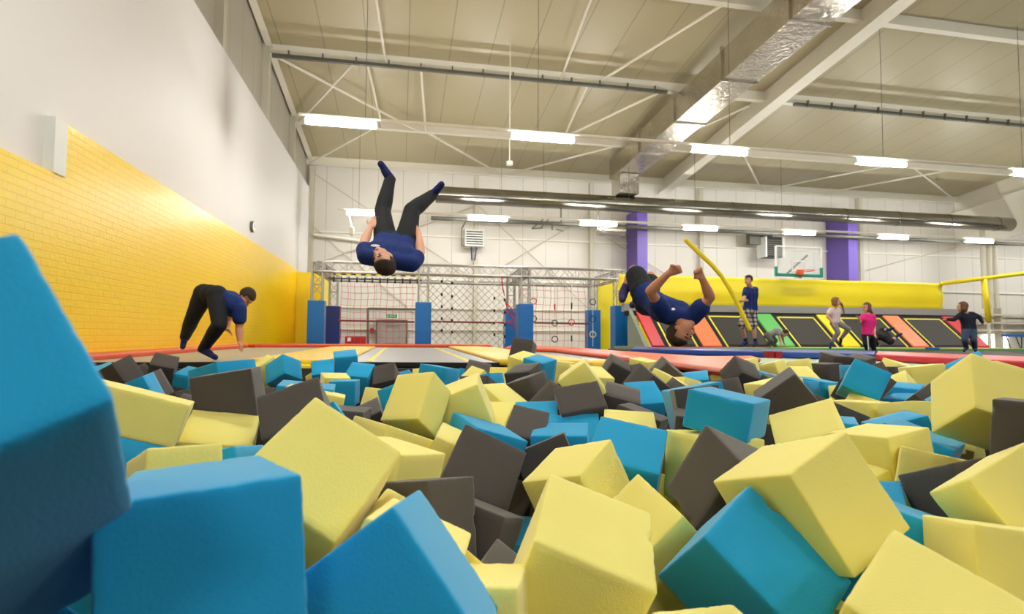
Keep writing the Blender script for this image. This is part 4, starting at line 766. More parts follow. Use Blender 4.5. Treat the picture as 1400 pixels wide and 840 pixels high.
net(3.95, 6.15, -.6, 2.0, 18.5, .24, 'redrope', .0065, False, 'red rope climbing net behind the hanging rings in the third bay')
for x0, x1, lb in ((-1.9, .42, 'dark red horizontal bar across the left bay'), (.82, 3.35, 'dark red horizontal bar across the middle bay'), (3.7, 6.2, 'dark red horizontal bar across the right bay')):
    tag(MB().tube((x0, 18.3, .72), (x1, 18.3, .70), .03).build('cross_bar', mat('dark_red_bar', (130, 46, 50), .5)), lb, 'bar')
# rung ladders in the middle bay
for px, ys, lb in ((611, (386, 404, 420.5, 437, 453), 'left hanging ladder of thin rungs with black grips in the middle bay'), (683, (409, 426, 443, 459), 'right hanging ladder of thin rungs with black grips in the middle bay'), ):
    e = empty('rung_ladder', at_y(px, 470, 16.9), lb, 'hanging ladder')
    for sx in (-7, 7):
        MB().tube(at_y(px+sx, 378, 16.9), at_y(px+sx, 470, 16.9), .008, n=6).build('rope', M['whiterope'], e)
    for y in ys:
        a, c = at_y(px-7, y-1, 16.9), at_y(px+7, y+1.5, 16.9); g = MB().tube(a, c, .012, n=8).build('rung', M['steel'], e)
        for q in (a, c): MB().tube(q-V3((0, 0, .04)), q+V3((0, 0, .04)), .03, n=10).build('grip', M['black'], e)
    place(e)
e = empty('rope_tangle', at_y(697, 440, 17.2), 'crimson tangled ropes hanging in front of the rear blue post pad', 'rope')
for pts in (((686, 378), (687, 392), (690, 405)), ((690, 408), (693, 420), (700, 434), (706, 446)), ((691, 440), (700, 444), (707, 452)), ((693, 415), (701, 424), (703, 436), (694, 441)), ((690, 425), (697, 430), (706, 428))):
    MB().path([at_y(x, y, 17.2) for x, y in pts], .018, 6).build('rope', M['redrope'], e)
place(e)
# ring ropes
rm = {'red': mat('red_ring', (214, 40, 44), .4), 'green': mat('green_ring', (20, 100, 72), .4), 'black': mat('black_ring', (28, 30, 34), .4), 'blue': mat('blue_ring', (28, 52, 130), .4), 'yellow': mat('cream_ring', (236, 224, 140), .4)}
for px, top, bot, items, lb in ((729.5, 385, 445, (('ring', 412, 'red'), ('ring', 436, 'black')), 'hanging rope with a red ring over a black ring beside the third blue post'),
        (758.5, 380, 473, (('stick', 420, 'red'), ('ring', 442, 'green'), ('ring', 464, 'black')), 'hanging rope with a red handle, a green ring and a black ring'),
        (781.5, 380, 473, (('stick', 418.5, 'black'), ('ring', 441, 'red'), ('stick', 463, 'green')), 'hanging rope with a black handle, a red ring and a green handle'),
        (810.5, 405, 474, (('ring', 413, 'blue'), ('ring', 436, 'black'), ('ring', 457.5, 'yellow')), 'hanging rope with blue, black and cream rings before the blue rear pad')):
    e = empty('ring_rope', at_y(px, bot, 16.6), lb, 'hanging rings')
    MB().tube(at_y(px, 372, 16.6), at_y(px, bot, 16.6), .012, n=6).build('rope', M['whiterope'], e)
    for kind, y, c in items:
        p = at_y(px, y, 16.55)
        if kind == 'ring': MB().torus(p, .088, .014, (.3, 1, 0)).build('ring', rm[c], e, smooth=True)
        else: MB().tube(p-V3((0, 0, .09)), p+V3((0, 0, .09)), .024).build('handle', rm[c], e)
    place(e)
# door with exit sign and the fixtures around it
a, c = at_y(516, 440, 26.8), at_y(555, 470, 26.8)
e = empty('door_1', ((a.x+c.x)/2, 26.9, FZ), 'grey metal door under the green exit sign', 'door'); struct(e)
MB().box2((a.x, 26.78, FZ), (c.x, 26.9, .9)).build('door_leaf', M['doorgrey'], e, bev=.01); MB().box2((a.x-.06, 26.74, FZ), (a.x, 26.95, .96)).box2((c.x, 26.74, FZ), (c.x+.06, 26.95, .96)).box2((a.x-.06, 26.74, .9), (c.x+.06, 26.95, .98)).build('door_frame', M['darksteel'], e)
MB().box2(((a.x+c.x)/2-.4, 26.74, -.15), ((a.x+c.x)/2+.4, 26.78, -.1)).build('push_bar', M['darksteel'], e); place(e)
a, c = at_y(527, 428, 26.4), at_y(544, 437, 26.4)
e = empty('exit_sign', ((a.x+c.x)/2, 26.5, a.z), 'green and white exit sign above the grey door', 'sign')
MB().box2((a.x, 26.42, c.z), (c.x, 26.5, a.z), bev=.01).build('sign_box', M['lampbody'], e)
MB().box2((a.x+.04, 26.4, c.z+.06), (c.x-.04, 26.425, a.z-.04)).build('sign_panel', M['exitgreen'], e)
cu = D.curves.new('t', 'FONT'); cu.body = 'EXIT'; cu.size = .2; cu.align_x = 'CENTER'; cu.align_y = 'CENTER'; cu.extrude = .004
to = D.objects.new('t', cu); COL.objects.link(to); bpy.context.view_layer.update()
tm = D.meshes.new_from_object(to.evaluated_get(bpy.context.evaluated_depsgraph_get())); D.objects.remove(to)
tm.transform(Matrix.Translation(((a.x+c.x)/2, 26.395, (a.z+c.z)/2+.01)) @ Matrix.Rotation(math.pi/2, 4, 'X')); tm.materials.clear(); tm.materials.append(M['white'])
to = D.objects.new('lettering', tm); COL.objects.link(to); to.parent = e; place(e)
a, c = at_y(472, 460, 26), at_y(500, 471, 26)
e = empty('red_cabinet', ((a.x+c.x)/2, 26, FZ), 'red fire hose cabinet at the foot of the back wall in the left bay', 'cabinet')
MB().box2((a.x, 25.9, FZ), (c.x, 26.2, a.z), bev=.02).build('cabinet_body', M['boxred'], e); MB().box2((a.x+.1, 25.88, a.z-.22), (a.x+.25, 25.9, a.z-.06)).build('white_label', M['white'], e); place(e)
tag(MB().box2(tuple(at_y(506, 455, 26.8)), tuple(at_y(511, 449, 26.7))).build('fire_call_box', M['boxred']), 'small dark red box on the wall left of the grey door', 'box')
b = MB(); 
for p, q in (((503, 470), (503, 422)), ((503, 422), (570, 423))): b.tube(at_y(*p, 26.3), at_y(*q, 26.3), .05)
tag(b.build('pipe_frame', M['darksteel']), 'dark pipe framing the grey door at the left and top', 'pipe')
e = empty('projector', (5, 24.5, 4.6), 'small white spotlight hanging left of the airborne person', 'spotlight')
p = at_y(481, 305, 23); MB().tube(at_y(476, 290, 23), at_y(480, 308, 23), .03).build('arm', M['lampbody'], e); MB().box(at_y(481, 316, 23), (.16, .2, .34), bev=.03).build('lamp_head', M['whiterope'], e); place(e)
e = empty('hanging_fixture', (6, 24, 5), 'dark angular fixture frame below the round duct', 'fixture')
for p, q in (((727, 313), (745, 298)), ((740, 311), (752, 298)), ((751, 305), (768, 306)), ((755, 306), (755, 315)), ((727, 313), (742, 312)), ((767, 280), (767, 306)), ((760, 314), (770, 316))): MB().bar(at_y(*p, 24), at_y(*q, 24), .05, .05).build('strut', M['darksteel'], e)
place(e)

T0 = __import__('time').time()
# ---------------------------------------------------------------- people
def remesh(bm_owner, name, m, parent, vox, sm=4):
    o = bm_owner.build(name, m, None)
    r = o.modifiers.new('r', 'REMESH'); r.mode = 'VOXEL'; r.voxel_size = vox; r.use_smooth_shade = True
    s_ = o.modifiers.new('s', 'SMOOTH'); s_.factor = .5; s_.iterations = sm
    bpy.context.view_layer.update()
    me = D.meshes.new_from_object(o.evaluated_get(bpy.context.evaluated_depsgraph_get()))
    for p in me.polygons: p.use_smooth = True
    old = o.data; o.modifiers.clear(); o.data = me; D.meshes.remove(old); me.name = name
    if parent is not None: o.parent = parent
    return o
def lerp(a, b, t): return a+(b-a)*t
def limb(b, p, q, r): 
    """tapered limb with a fuller middle; r = radii along it"""
    n = len(r)-1
    for i in range(n): b.cap(lerp(p, q, i/n), lerp(p, q, (i+1)/n), r[i], r[i+1])
def torso(b, J, k, g=0.0):
    hl, hr, sl, sr = J['hL'], J['hR'], J['sL'], J['sR']; pc = (hl+hr)/2; scn = (sl+sr)/2
    wl = lerp(hl, sl, .42); wr = lerp(hr, sr, .42); wc = (wl+wr)/2; wl = lerp(wc, wl, .72); wr = lerp(wc, wr, .72)
    cl = lerp(hl, sl, .78); cr = lerp(hr, sr, .78); cc = (cl+cr)/2; cl = lerp(cc, cl, .74); cr = lerp(cc, cr, .74)
    b.cap(hl, wl, (.098+g)*k, (.085+g)*k); b.cap(hr, wr, (.098+g)*k, (.085+g)*k); b.cap(wl, cl, (.085+g)*k, (.1+g)*k); b.cap(wr, cr, (.085+g)*k, (.1+g)*k)
    b.cap(pc, wc, (.1+g)*k, (.092+g)*k); b.cap(wc, cc, (.092+g)*k, (.105+g)*k)
    b.cap(cc, lerp(cc, scn, .8), (.105+g)*k, (.075+g)*k)
    b.cap(cl, lerp(scn, sl, .8), (.1+g)*k, (.06+g)*k); b.cap(cr, lerp(scn, sr, .8), (.1+g)*k, (.06+g)*k)
    b.cap(lerp(scn, sl, .85), lerp(scn, sr, .85), (.062+g)*k, (.062+g)*k)
def hand(b, w, e, tip, k, fist, pn):
    """palm, four unequal bent fingers and a thumb"""
    d = (tip-w).normalized(); s = d.cross(pn).normalized(); nrm = s.cross(d).normalized()
    pl = .085*k
    for t in (-1, -.35, .35, 1): b.cap(w+s*t*.018*k, w+d*pl+s*t*.03*k, .014*k, .0125*k, n=8)
    for i, (t, L) in enumerate(((-1, .064), (-.35, .076), (.35, .082), (1, .07))):
        base = w+d*pl+s*t*.031*k; r = .0088*k
        ang = (1.35 if fist else .3); dd = d
        p = base
        for seg in range(3):
            a = ang*(seg+.6); dd = d*math.cos(a)-nrm*math.sin(a); q = p+(dd+s*t*.12*(0 if fist else 1))*L*k*(.42, .32, .26)[seg]; b.cap(p, q, r, r*.92, n=8); p = q; r *= .93
    tb = w+d*.025*k-s*.026*k*(-1); tb = w+d*.025*k+s*.03*k
    q = tb+(d*.6+s*.8-nrm*.2).normalized()*.036*k; b.cap(tb, q, .012*k, .0105*k, n=8); b.cap(q, q+(d*.9+s*(.1 if not fist else -.5)-nrm*.35).normalized()*.03*k, .0105*k, .009*k, n=8)
def person(name, label, J, k=1.0, skin='skin', vox=.009, top='navyshirt', sleeve=.5, bottom='blacktrouser', leglen=2.0, sock='navysock', hair='hairdark', hairstyle='short', crown=(0, 0, 1), face=(0, -1, 0), fist=(0, 0), palm=(0, 0, 1), shoes=None, thick=1.0, collar=None, sleeve_long=False, hs=1.0):
    base = min([J[q] for q in ('aL', 'aR', 'tL', 'tR')], key=lambda v: v.z)
    e = empty(name, (J['hL'].x, J['hL'].y, base.z-.02), label, 'person')
    K = k*thick
    hc = J['head']; u = V3(crown).normalized(); f = V3(face); f = (f-u*f.dot(u)).normalized(); s = u.cross(f); H = (k*.55+.45)*hs if k < 1 else hs
    b = MB()
    torso(b, J, K)
    nb = (J['sL']+J['sR'])/2
    b.cap(nb, hc-u*.05*H, .062*K, .055*H)
    # head
    Rm = Matrix((s, f, u)).transposed()
    b.sphere(hc+u*.028*H-f*.012*H, .088*H, (.86, 1.08, 1.02), Rm, 24, 16)
    b.sphere(hc-u*.035*H+f*.022*H, .066*H, (.94, 1.0, 1.15), Rm, 20, 12)
    b.cap(hc-u*.088*H+f*.055*H, hc-u*.085*H+f*.06*H, .026*H, .026*H)
    b.cap(hc+u*.012*H+f*.088*H, hc-u*.022*H+f*.107*H, .009*H, .014*H, n=8)
    b.cap(hc+u*.03*H+f*.078*H-s*.03*H, hc+u*.03*H+f*.078*H+s*.03*H, .012*H, .012*H, n=8)
    b.cap(hc-u*.052*H+f*.078*H-s*.016*H, hc-u*.052*H+f*.078*H+s*.016*H, .01*H, .01*H, n=8)
    for t in (-1, 1):
        b.sphere(hc+s*t*.078*H-f*.01*H-u*.004*H, .03*H, (.35, .7, 1.05), Rm, 12, 8)
    for S in 'LR':
        sh, el, wr, ft = J['s'+S], J['e'+S], J['w'+S], J['f'+S]
        limb(b, sh, el, [.056*K, .052*K, .043*K, .04*K]); limb(b, el, wr, [.041*K, .042*K, .033*K, .027*K])
        hand(b, wr, el, ft, k, fist['LR'.index(S)], V3(palm))
        hp, kn, an, to = J['h'+S], J['k'+S], J['a'+S], J['t'+S]
        limb(b, hp, kn, [.09*K, .084*K, .068*K, .056*K]); limb(b, kn, an, [.056*K, .058*K, .045*K, .036*K])
        heel = an+(an-kn).normalized()*.035*k-(to-an).normalized()*.03*k
        b.cap(an, heel, .034*k, .032*k); b.cap(heel, to, .033*k, .026*k); b.cap(an, lerp(an, to, .6), .034*k, .032*k)
    remesh(b, 'body', M[skin], e, vox, 4)
    # eyes, brows, mouth
    for t in (-1, 1):
        MB().sphere(hc+f*.083*H+u*.012*H+s*t*.03*H, .0115*H, (1, .6, .7), Rm, 10, 8).build('eye', M['eye'], e, smooth=True)
        MB().cap(hc+f*.09*H+u*.036*H+s*t*.018*H, hc+f*.08*H+u*.034*H+s*t*.046*H, .0045*H, .0035*H, n=8).build('eyebrow', M[hair], e, smooth=True)
    MB().cap(hc-u*.052*H+f*.088*H-s*.019*H, hc-u*.052*H+f*.088*H+s*.019*H, .006*H, .006*H, n=8).build('mouth', M['lip'], e, smooth=True)
    # hair
    hb = MB()
    hb.sphere(hc+u*.036*H-f*.016*H, .096*H, (.9, 1.08, 1.02), Rm, 28, 20)
    if hairstyle in ('bob', 'long'): hb.sphere(hc-u*.03*H-f*.03*H, .09*H, (1.0, .85, 1.1), Rm, 24, 16)
    for v in list(hb.bm.verts):
        q = v.co-hc
        low = q.dot(u) < (.062 if hairstyle == 'short' else .07)*H
        lim = .02 if hairstyle == 'short' else .035
        if (q.dot(f) > lim*H and low) or (hairstyle == 'short' and q.dot(u) < -.035*H): hb.bm.verts.remove(v)
        else: v.co += (v.co-hc).normalized()*noise.noise(v.co*40)*.006
    ho = hb.build('hair', M[hair], e, smooth=True); md = ho.modifiers.new('t', 'SOLIDIFY'); md.thickness = .008; md.offset = 0
    if hairstyle == 'long' and 'tail' in J:
        tb = MB(); T = J['tail']
        for i, (p, q) in enumerate(zip(T, T[1:])): tb.cap(p, q, (.04-.008*i)*H, (.034-.008*i)*H)
        remesh(tb, 'ponytail', M[hair], e, .008, 2)
    # clothes
    g = .013
    tb = MB(); torso(tb, J, K, g/K)
    for S in 'LR':
        sh, el, wr = J['s'+S], J['e'+S], J['w'+S]
        if sleeve_long: limb(tb, sh, el, [.058*K+g, .053*K+g, .045*K+g]); limb(tb, el, wr, [.043*K+g, .036*K+g, .03*K+g*.7])
        else: limb(tb, sh, lerp(sh, el, sleeve), [.06*K+g, .054*K+g*1.6])
    cut = (J['hL']+J['hR'])/2; dirn = (nb-cut).normalized()
    so = remesh(tb, 'shirt', M[top], e, vox, 4)
    def trim(o, fn):
        bm = bmesh.new(); bm.from_mesh(o.data); bmesh.ops.delete(bm, geom=[v for v in bm.verts if fn(v.co)], context='VERTS'); bm.to_mesh(o.data); bm.free()
    hem = -.035*k
    trim(so, lambda v: (v-cut).dot(dirn) < hem+.012)
    pb = MB(); hl, hr = J['hL'], J['hR']; up_ = dirn
    pb.cap(hl, lerp(hl, J['sL'], .1), .1*K+g*1.1, .088*K); pb.cap(hr, lerp(hr, J['sR'], .1), .1*K+g*1.1, .088*K); pb.cap(cut, cut+up_*.05*k, .1*K+g*1.1, .085*K)
    for S in 'LR':
        hp, kn, an = J['h'+S], J['k'+S], J['a'+S]
        if leglen >= 1.9: limb(pb, hp, kn, [.094*K+g, .09*K+g, .076*K+g, .066*K+g]); limb(pb, kn, lerp(kn, an, leglen-1), [.066*K+g, .064*K+g, .052*K+g, .046*K+g*.8])
        elif leglen > 1: limb(pb, hp, kn, [.092*K+g, .088*K+g, .07*K+g*1.3, .064*K+g*1.5]); pb.cap(kn, lerp(kn, an, leglen-1), .064*K+g*1.5, .062*K+g*1.6)
        else: limb(pb, hp, lerp(hp, kn, leglen), [.094*K+g, .088*K+g*1.3, .074*K+g*2])
    remesh(pb, 'trousers' if leglen > 1.3 else 'shorts', M[bottom], e, vox, 4)
    if sock:
        for S in 'LR':
            kn, an, to = J['k'+S], J['a'+S], J['t'+S]; b2 = MB(); gg = .007
            heel = an+(an-kn).normalized()*.035*k-(to-an).normalized()*.03*k
            b2.cap(an, heel, .036*k+gg, .034*k+gg); b2.cap(heel, to+(to-an).normalized()*.006, .035*k+gg, .028*k+gg); b2.cap(an, lerp(an, to, .6), .036*k+gg, .033*k+gg); b2.cap(lerp(an, kn, .28 if leglen < 1.9 else .2), an, .042*K+gg*.6, .036*K+gg)
            remesh(b2, 'sock', M[sock], e, vox, 3)
    return e
def chest_print(e, px, py, w, h):
    from mathutils.bvhtree import BVHTree
    sh = [c for c in e.children if c.name.startswith('shirt')][0]
    t = BVHTree.FromPolygons([v.co for v in sh.data.vertices], [list(q.vertices) for q in sh.data.polygons])
    d = ray(px, py).normalized(); loc, nrm, _, _ = t.ray_cast(CAM, d)
    if loc is None: return
    R_ = nrm.to_track_quat('Z', 'Y').to_matrix()
    MB().sphere(loc, 1, (w, h, .004), R_, 16, 8).build('shirt_print', M['white'], e, smooth=True)
def JJ(d, **kw):
    """joints given as pixel, pixel, distance -> points in the hall"""
    J = {}
    for q, v in kw.items():
        J[q] = at_d(v[0], v[1], v[2]) if not isinstance(v, list) else [at_d(*t) for t in v]
    return J
def spread(J, a, b, side):
    pass
# the person upside down in mid-air, seen from behind the head
J = JJ(0, hL=(527, 331, 5.32), hR=(554, 335, 5.30), sL=(500, 351, 4.92), sR=(563, 361, 4.92), eL=(497, 333, 5.12), wL=(507, 311, 5.32), fL=(515, 300, 5.42), eR=(575, 345, 5.12), wR=(573, 320, 5.3), fR=(563, 308, 5.4),
       kL=(523, 289, 5.58), aL=(533, 246, 5.72), tL=(521, 225, 5.66), kR=(563, 288, 5.5), aR=(591, 267, 5.72), tR=(603, 253, 5.66), head=(524, 356, 4.74))
e = person('person', 'person in navy T-shirt and black trousers upside down high in the air', J, .97, top='navyshirt', hair='hairdark', crown=tuple(-up*.75+rt*.2-fw*.62), face=tuple(up*.55-rt*.45-fw*.45), palm=tuple(fw), thick=1.05)
chest_print(e, 513, 336, .04, .014)
place(e)
# the person flipping over the court
J = JJ(0, hL=(878, 397, 5.0), hR=(884, 415, 5.05), sL=(909, 431, 4.68), sR=(946, 434, 4.62), eL=(889, 398, 4.5), wL=(914, 374, 4.42), fL=(926, 369, 4.4), eR=(971, 407, 4.5), wR=(960, 381, 4.42), fR=(954, 371, 4.4),
       kL=(867, 371, 5.12), aL=(853, 399, 5.1), tL=(851, 409, 5.0), kR=(890, 379, 5.3), aR=(874, 409, 5.5), tR=(865, 417, 5.4), head=(932, 453, 4.6))
e = person('person', 'person in navy T-shirt and black shorts flipping head down over the pit with raised fists', J, .93, top='navyshirt', leglen=.72, hair='hairdark', sock='purplesock', crown=tuple(-up*.85-rt*.4), face=tuple(rt*.62-up*.1-fw*.7), fist=(1, 1), palm=tuple(fw), skin='skintan', thick=1.05)
chest_print(e, 920, 423, .02, .014)
place(e)
# the person bending over the left trampoline
J = JJ(0, hL=(279, 402, 6.75), hR=(297, 404, 6.6), sL=(324, 412, 6.95), sR=(328, 423, 6.6), eL=(311, 440, 6.95), wL=(309, 450, 6.85), fL=(318, 456, 6.8), eR=(327, 449, 6.6), wR=(328, 467, 6.55), fR=(331, 477, 6.5),
       kL=(263, 436, 6.8), aL=(253, 461, 7.0), tL=(250, 474, 6.9), kR=(300, 444, 6.45), aR=(278, 477, 6.6), tR=(294, 488.5, 6.5), head=(336, 407, 6.9))
e = person('person', 'person in navy T-shirt and black trousers bending forward on the left trampoline', J, .9, top='navyshirt', hair='hairdark', crown=tuple(rt*.8+up*.35), face=tuple(rt*.45-up*.85-fw*.1), palm=tuple(rt), skin='skintan', thick=1.18)
place(e)
# the attendant with the noodle
J = JJ(0, hL=(1022, 424, 13.75), hR=(1030, 424, 14.0), sL=(1020, 396, 13.7), sR=(1033, 396, 14.0), eL=(1017, 411, 13.5), wL=(1009, 411, 13.4), fL=(1004, 412, 13.3), eR=(1031, 411, 13.9), wR=(1015, 411, 13.55), fR=(1010, 412, 13.4),
       kL=(1014, 446, 13.6), aL=(1020, 468, 13.9), tL=(1012, 473, 13.6), kR=(1030, 447, 13.9), aR=(1033, 469, 14.0), tR=(1031, 473, 13.7), head=(1023, 383.5, 13.7))
e = person('person', 'person in navy T-shirt and plaid shorts standing with the long yellow noodle', J, 1.0, vox=.013, top='navyshirt', bottom='plaid', leglen=.95, hair='hairdark', crown=tuple(up), face=tuple(-rt*.85-fw*.5), palm=(0, 0, 1), fist=(1, 1), thick=.95)
for s_ in (-.028, .028):
    pass
place(e)
n = MB(); pts = [at_d(938, 329, 13.2), at_d(955, 345, 13.25), at_d(973, 362, 13.3), at_d(986, 377, 13.35), at_d(997, 394, 13.35), at_d(1006, 410, 13.36), at_d(1015, 430, 13.35), at_d(1025, 450, 13.35)]
for a, c in zip(pts, pts[1:]): n.cap(a, c, .055, .055)
tag(remesh(n, 'pool_noodle', M['noodle'], None, .014, 8), 'very long curved yellow foam noodle held by the standing person in plaid shorts', 'pool noodle')
# crouching child in grey
J = JJ(0, hL=(1049, 459, 14.1), hR=(1053, 459, 14.4), sL=(1064, 452, 14.1), sR=(1065, 452, 14.4), eL=(1066, 462, 14.0), wL=(1068, 469, 13.95), fL=(1069, 474, 13.9), eR=(1070, 462, 14.4), wR=(1071, 468, 14.4), fR=(1074, 473, 14.4),
       kL=(1055, 466, 14.0), aL=(1048, 471, 14.15), tL=(1053, 474, 14.1), kR=(1060, 466, 14.3), aR=(1055, 471, 14.4), tR=(1060, 474, 14.4), head=(1073, 456, 14.2))
e = person('person', 'child in grey shirt and grey trousers crouching with hands on the floor', J, .66, vox=.011, top='greyshirt', bottom='greytrouser', hair='hairdark', crown=tuple(rt*.8+up*.5), face=tuple(rt*.5-up*.8), sock='greytrouser', thick=1.1, hs=.95); place(e)
# girl with flying hair
J = JJ(0, hL=(1139.5, 442, 13.3), hR=(1144.5, 441, 13.45), sL=(1135.5, 424, 13.25), sR=(1146, 424, 13.45), eL=(1131, 433, 13.2), wL=(1139, 442, 13.1), fL=(1142, 447, 13.05), eR=(1148, 432, 13.5), wR=(1143, 440, 13.5), fR=(1140, 444, 13.4),
       kL=(1146, 455, 13.2), aL=(1137, 469, 13.35), tL=(1135, 475.5, 13.1), kR=(1160, 450, 13.4), aR=(1150, 463, 13.6), tR=(1149, 471, 13.6), head=(1143, 413, 13.3), tail=[(1146, 412, 13.4), (1151, 417, 13.4), (1153, 423, 13.42), (1154, 429, 13.42)])
e = person('person', 'girl in pale pink T-shirt and grey leggings jumping with her hair flying', J, .72, vox=.011, top='palepink', bottom='greycloth', leglen=1.9, hair='hairlight', hairstyle='long', crown=tuple(up), face=tuple(rt*.85-fw*.4-up*.1), thick=.92, hs=1.0); place(e)
# girl in pink
J = JJ(0, hL=(1184, 458, 10.9), hR=(1191, 458, 10.95), sL=(1181, 432, 10.85), sR=(1193.5, 433, 10.9), eL=(1175.5, 441, 10.8), wL=(1174, 434, 10.7), fL=(1170, 430, 10.65), eR=(1195, 447, 10.9), wR=(1196, 457, 10.85), fR=(1199, 463, 10.8),
       kL=(1184, 470, 10.85), aL=(1187, 480, 10.9), tL=(1188, 483.5, 10.7), kR=(1193, 470, 11), aR=(1195, 480, 11.05), tR=(1198, 483, 10.9), head=(1184.5, 421, 10.85), tail=[(1189, 423, 10.95), (1192, 429, 11.0), (1194, 436, 11.02), (1195, 441, 11.0)])
e = person('person', 'small girl in a hot pink top and black trousers with side stripes', J, .6, vox=.01, top='pink', bottom='blacktrouser', leglen=1.9, hair='hairbrown', hairstyle='long', crown=tuple(up), face=tuple(-rt*.95-fw*.2), thick=1.1, hs=.98)
MB().tube(at_d(1186, 460, 10.72), at_d(1187.5, 479, 10.74), .01).build('side_stripe', M['white'], e)
place(e)
# child lying behind her
J = JJ(0, hL=(1213, 460, 12.0), hR=(1212, 464, 11.9), sL=(1199, 455, 12.1), sR=(1198, 460, 11.9), eL=(1196, 466, 12.0), wL=(1200, 471, 12.0), fL=(1203, 474, 12.0), eR=(1194, 468, 11.8), wR=(1197, 473, 11.8), fR=(1193, 475, 11.8),
       kL=(1206, 452, 12.2), aL=(1216, 451, 12.0), tL=(1221, 449, 11.95), kR=(1217, 468, 11.8), aR=(1226, 460, 11.95), tR=(1232, 457, 11.9), head=(1193, 452, 12.2))
e = person('person', 'child in black clothes tumbling behind the girl in pink, feet in the air', J, .62, vox=.011, top='black', bottom='blacktrouser', leglen=1.2, hair='hairdark', crown=tuple(-rt+up*.2), face=tuple(-up-fw*.3), sleeve_long=True, thick=1.05, hs=.95); place(e)
# child in dark jumper
J = JJ(0, hL=(1321, 451, 12.3), hR=(1329, 451, 12.35), sL=(1314, 430, 12.3), sR=(1330, 430, 12.35), eL=(1304, 437, 12.25), wL=(1295, 437, 12.2), fL=(1289, 437, 12.2), eR=(1339, 434, 12.3), wR=(1343, 441, 12.2), fR=(1344, 446, 12.2),
       kL=(1319, 465, 12.2), aL=(1321, 476, 12.4), tL=(1318, 480, 12.1), kR=(1331, 465, 12.2), aR=(1333, 477, 12.4), tR=(1334, 480.5, 12.1), head=(1315.5, 420, 12.25))
e = person('person', 'child in dark navy jumper and blue jeans seen from behind with arms out', J, .7, vox=.011, top='navyjumper', bottom='jeans', hair='hairbrown', hairstyle='bob', crown=tuple(up), face=tuple(-rt*.75+fw*.65), sleeve_long=True, thick=1.1, hs=1.05); place(e)

print('people', __import__('time').time()-T0)
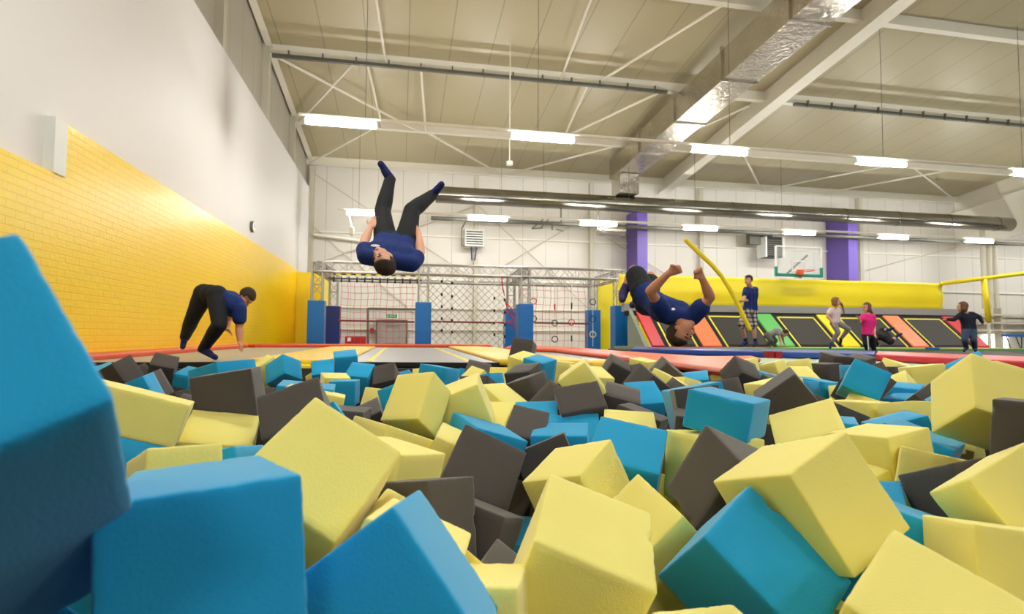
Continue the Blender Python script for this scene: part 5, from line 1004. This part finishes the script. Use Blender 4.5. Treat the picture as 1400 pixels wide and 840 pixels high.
# ---------------------------------------------------------------- foam pit
def foam_mesh(d, seed, steps, near):
    rnd = random.Random(seed); bm = bmesh.new()
    ts = [-1, -.965]+[-.965+1.93*(i+1)/(steps+1) for i in range(steps)]+[.965, 1]
    n = len(ts); cache = {}
    def vert(i, j, k):
        key = (i, j, k)
        if key not in cache: cache[key] = bm.verts.new((ts[i]*d[0]/2, ts[j]*d[1]/2, ts[k]*d[2]/2))
        return cache[key]
    for a in range(n-1):
        for b_ in range(n-1):
            for e_ in (0, n-1):
                for f in (lambda i, j: (e_, i, j), lambda i, j: (j, e_, i), lambda i, j: (i, j, e_)):
                    q = [vert(*f(a, b_)), vert(*f(a+1, b_)), vert(*f(a+1, b_+1)), vert(*f(a, b_+1))]
                    bm.faces.new(q if e_ else q[::-1])
    r = .0045
    nick = [(V3([rnd.choice((-1, 1))*d[i]/2 if i != ax else rnd.uniform(-.8, .8)*d[i]/2 for i in range(3)]), rnd.uniform(.008, .016)) for ax in [rnd.randrange(3) for _ in range(2)]] if near else []
    off = V3((seed*1.7, seed*.3, 0))
    for v in bm.verts:
        c = v.co.copy(); inner = V3([max(-d[i]/2+r, min(d[i]/2-r, c[i])) for i in range(3)])
        dv = c-inner
        if dv.length > r: c = inner+dv.normalized()*r
        nn = V3([c[i]/(d[i]/2) for i in range(3)])
        c += nn.normalized()*(noise.noise(c*9+off)*.0007)
        cnt = sum(1 for i in range(3) if abs(nn[i]) > .93)
        if cnt >= 2:
            c -= nn.normalized()*max(0, noise.noise(c*90+off))*.0022*(1 if near else .5)
            for p, w in nick:
                dd = (c-p).length
                if dd < w: c -= nn.normalized()*(w-dd)*.6
        v.co = c
    me = D.meshes.new('foam_cube'); bm.to_mesh(me); bm.free()
    for p in me.polygons: p.use_smooth = True
    return me
GR = {'y': 'yellow foam pit cubes', 'b': 'blue foam pit cubes', 'g': 'charcoal foam pit cubes'}
for i, (c, q, d, col, lab) in enumerate(CUBES):
    near = (V3(c)-CAM).length < 2.6
    me = foam_mesh(d, i, 22 if (V3(c)-CAM).length < 1.4 else 12 if near else 3, near); me.materials.append(M['f'+col])
    o = D.objects.new('foam_cube', me); COL.objects.link(o); o.location = c; o.rotation_mode = 'QUATERNION'; o.rotation_quaternion = Quaternion(q)
    tag(o, lab, 'foam cube', GR[col])
FM = {k: foam_mesh((.2, .2, .2), 500+j, 3, False) for j, k in enumerate('ybg')}
for k in FM: FM[k].materials.append(M['f'+k])
for i, (c, q, s, col, lab) in enumerate(FILL):
    o = D.objects.new('foam_cube', FM[col]); COL.objects.link(o); o.location = c; o.rotation_mode = 'QUATERNION'; o.rotation_quaternion = Quaternion(q); o.scale = (s, s, s)
    tag(o, lab, 'foam cube', GR[col])


# ---------------------------------------------------------------- light, camera
w = D.worlds.new('hall_surroundings'); bpy.context.scene.world = w; w.use_nodes = True
w.node_tree.nodes['Background'].inputs[0].default_value = (.93, .96, 1, 1); w.node_tree.nodes['Background'].inputs[1].default_value = WORLD
cd = D.cameras.new('camera'); co = D.objects.new('camera', cd); COL.objects.link(co)
cd.sensor_width = 36; cd.lens = F/1400*36; cd.clip_start = .02; cd.clip_end = 200
R = Matrix((rt, up, -fw)).transposed(); co.matrix_world = Matrix.Translation(CAM) @ R.to_4x4()
cd.dof.use_dof = True; cd.dof.focus_distance = 1.9; cd.dof.aperture_fstop = 6
sc = bpy.context.scene; sc.camera = co
sc.view_settings.view_transform = 'Standard'; sc.view_settings.look = 'None'; sc.view_settings.gamma = 1; sc.view_settings.use_curve_mapping = False
sc.view_settings.exposure = EXPO
sc.cycles.max_bounces = 8; sc.cycles.diffuse_bounces = 5; sc.cycles.sample_clamp_indirect = 8; sc.cycles.use_denoising = True
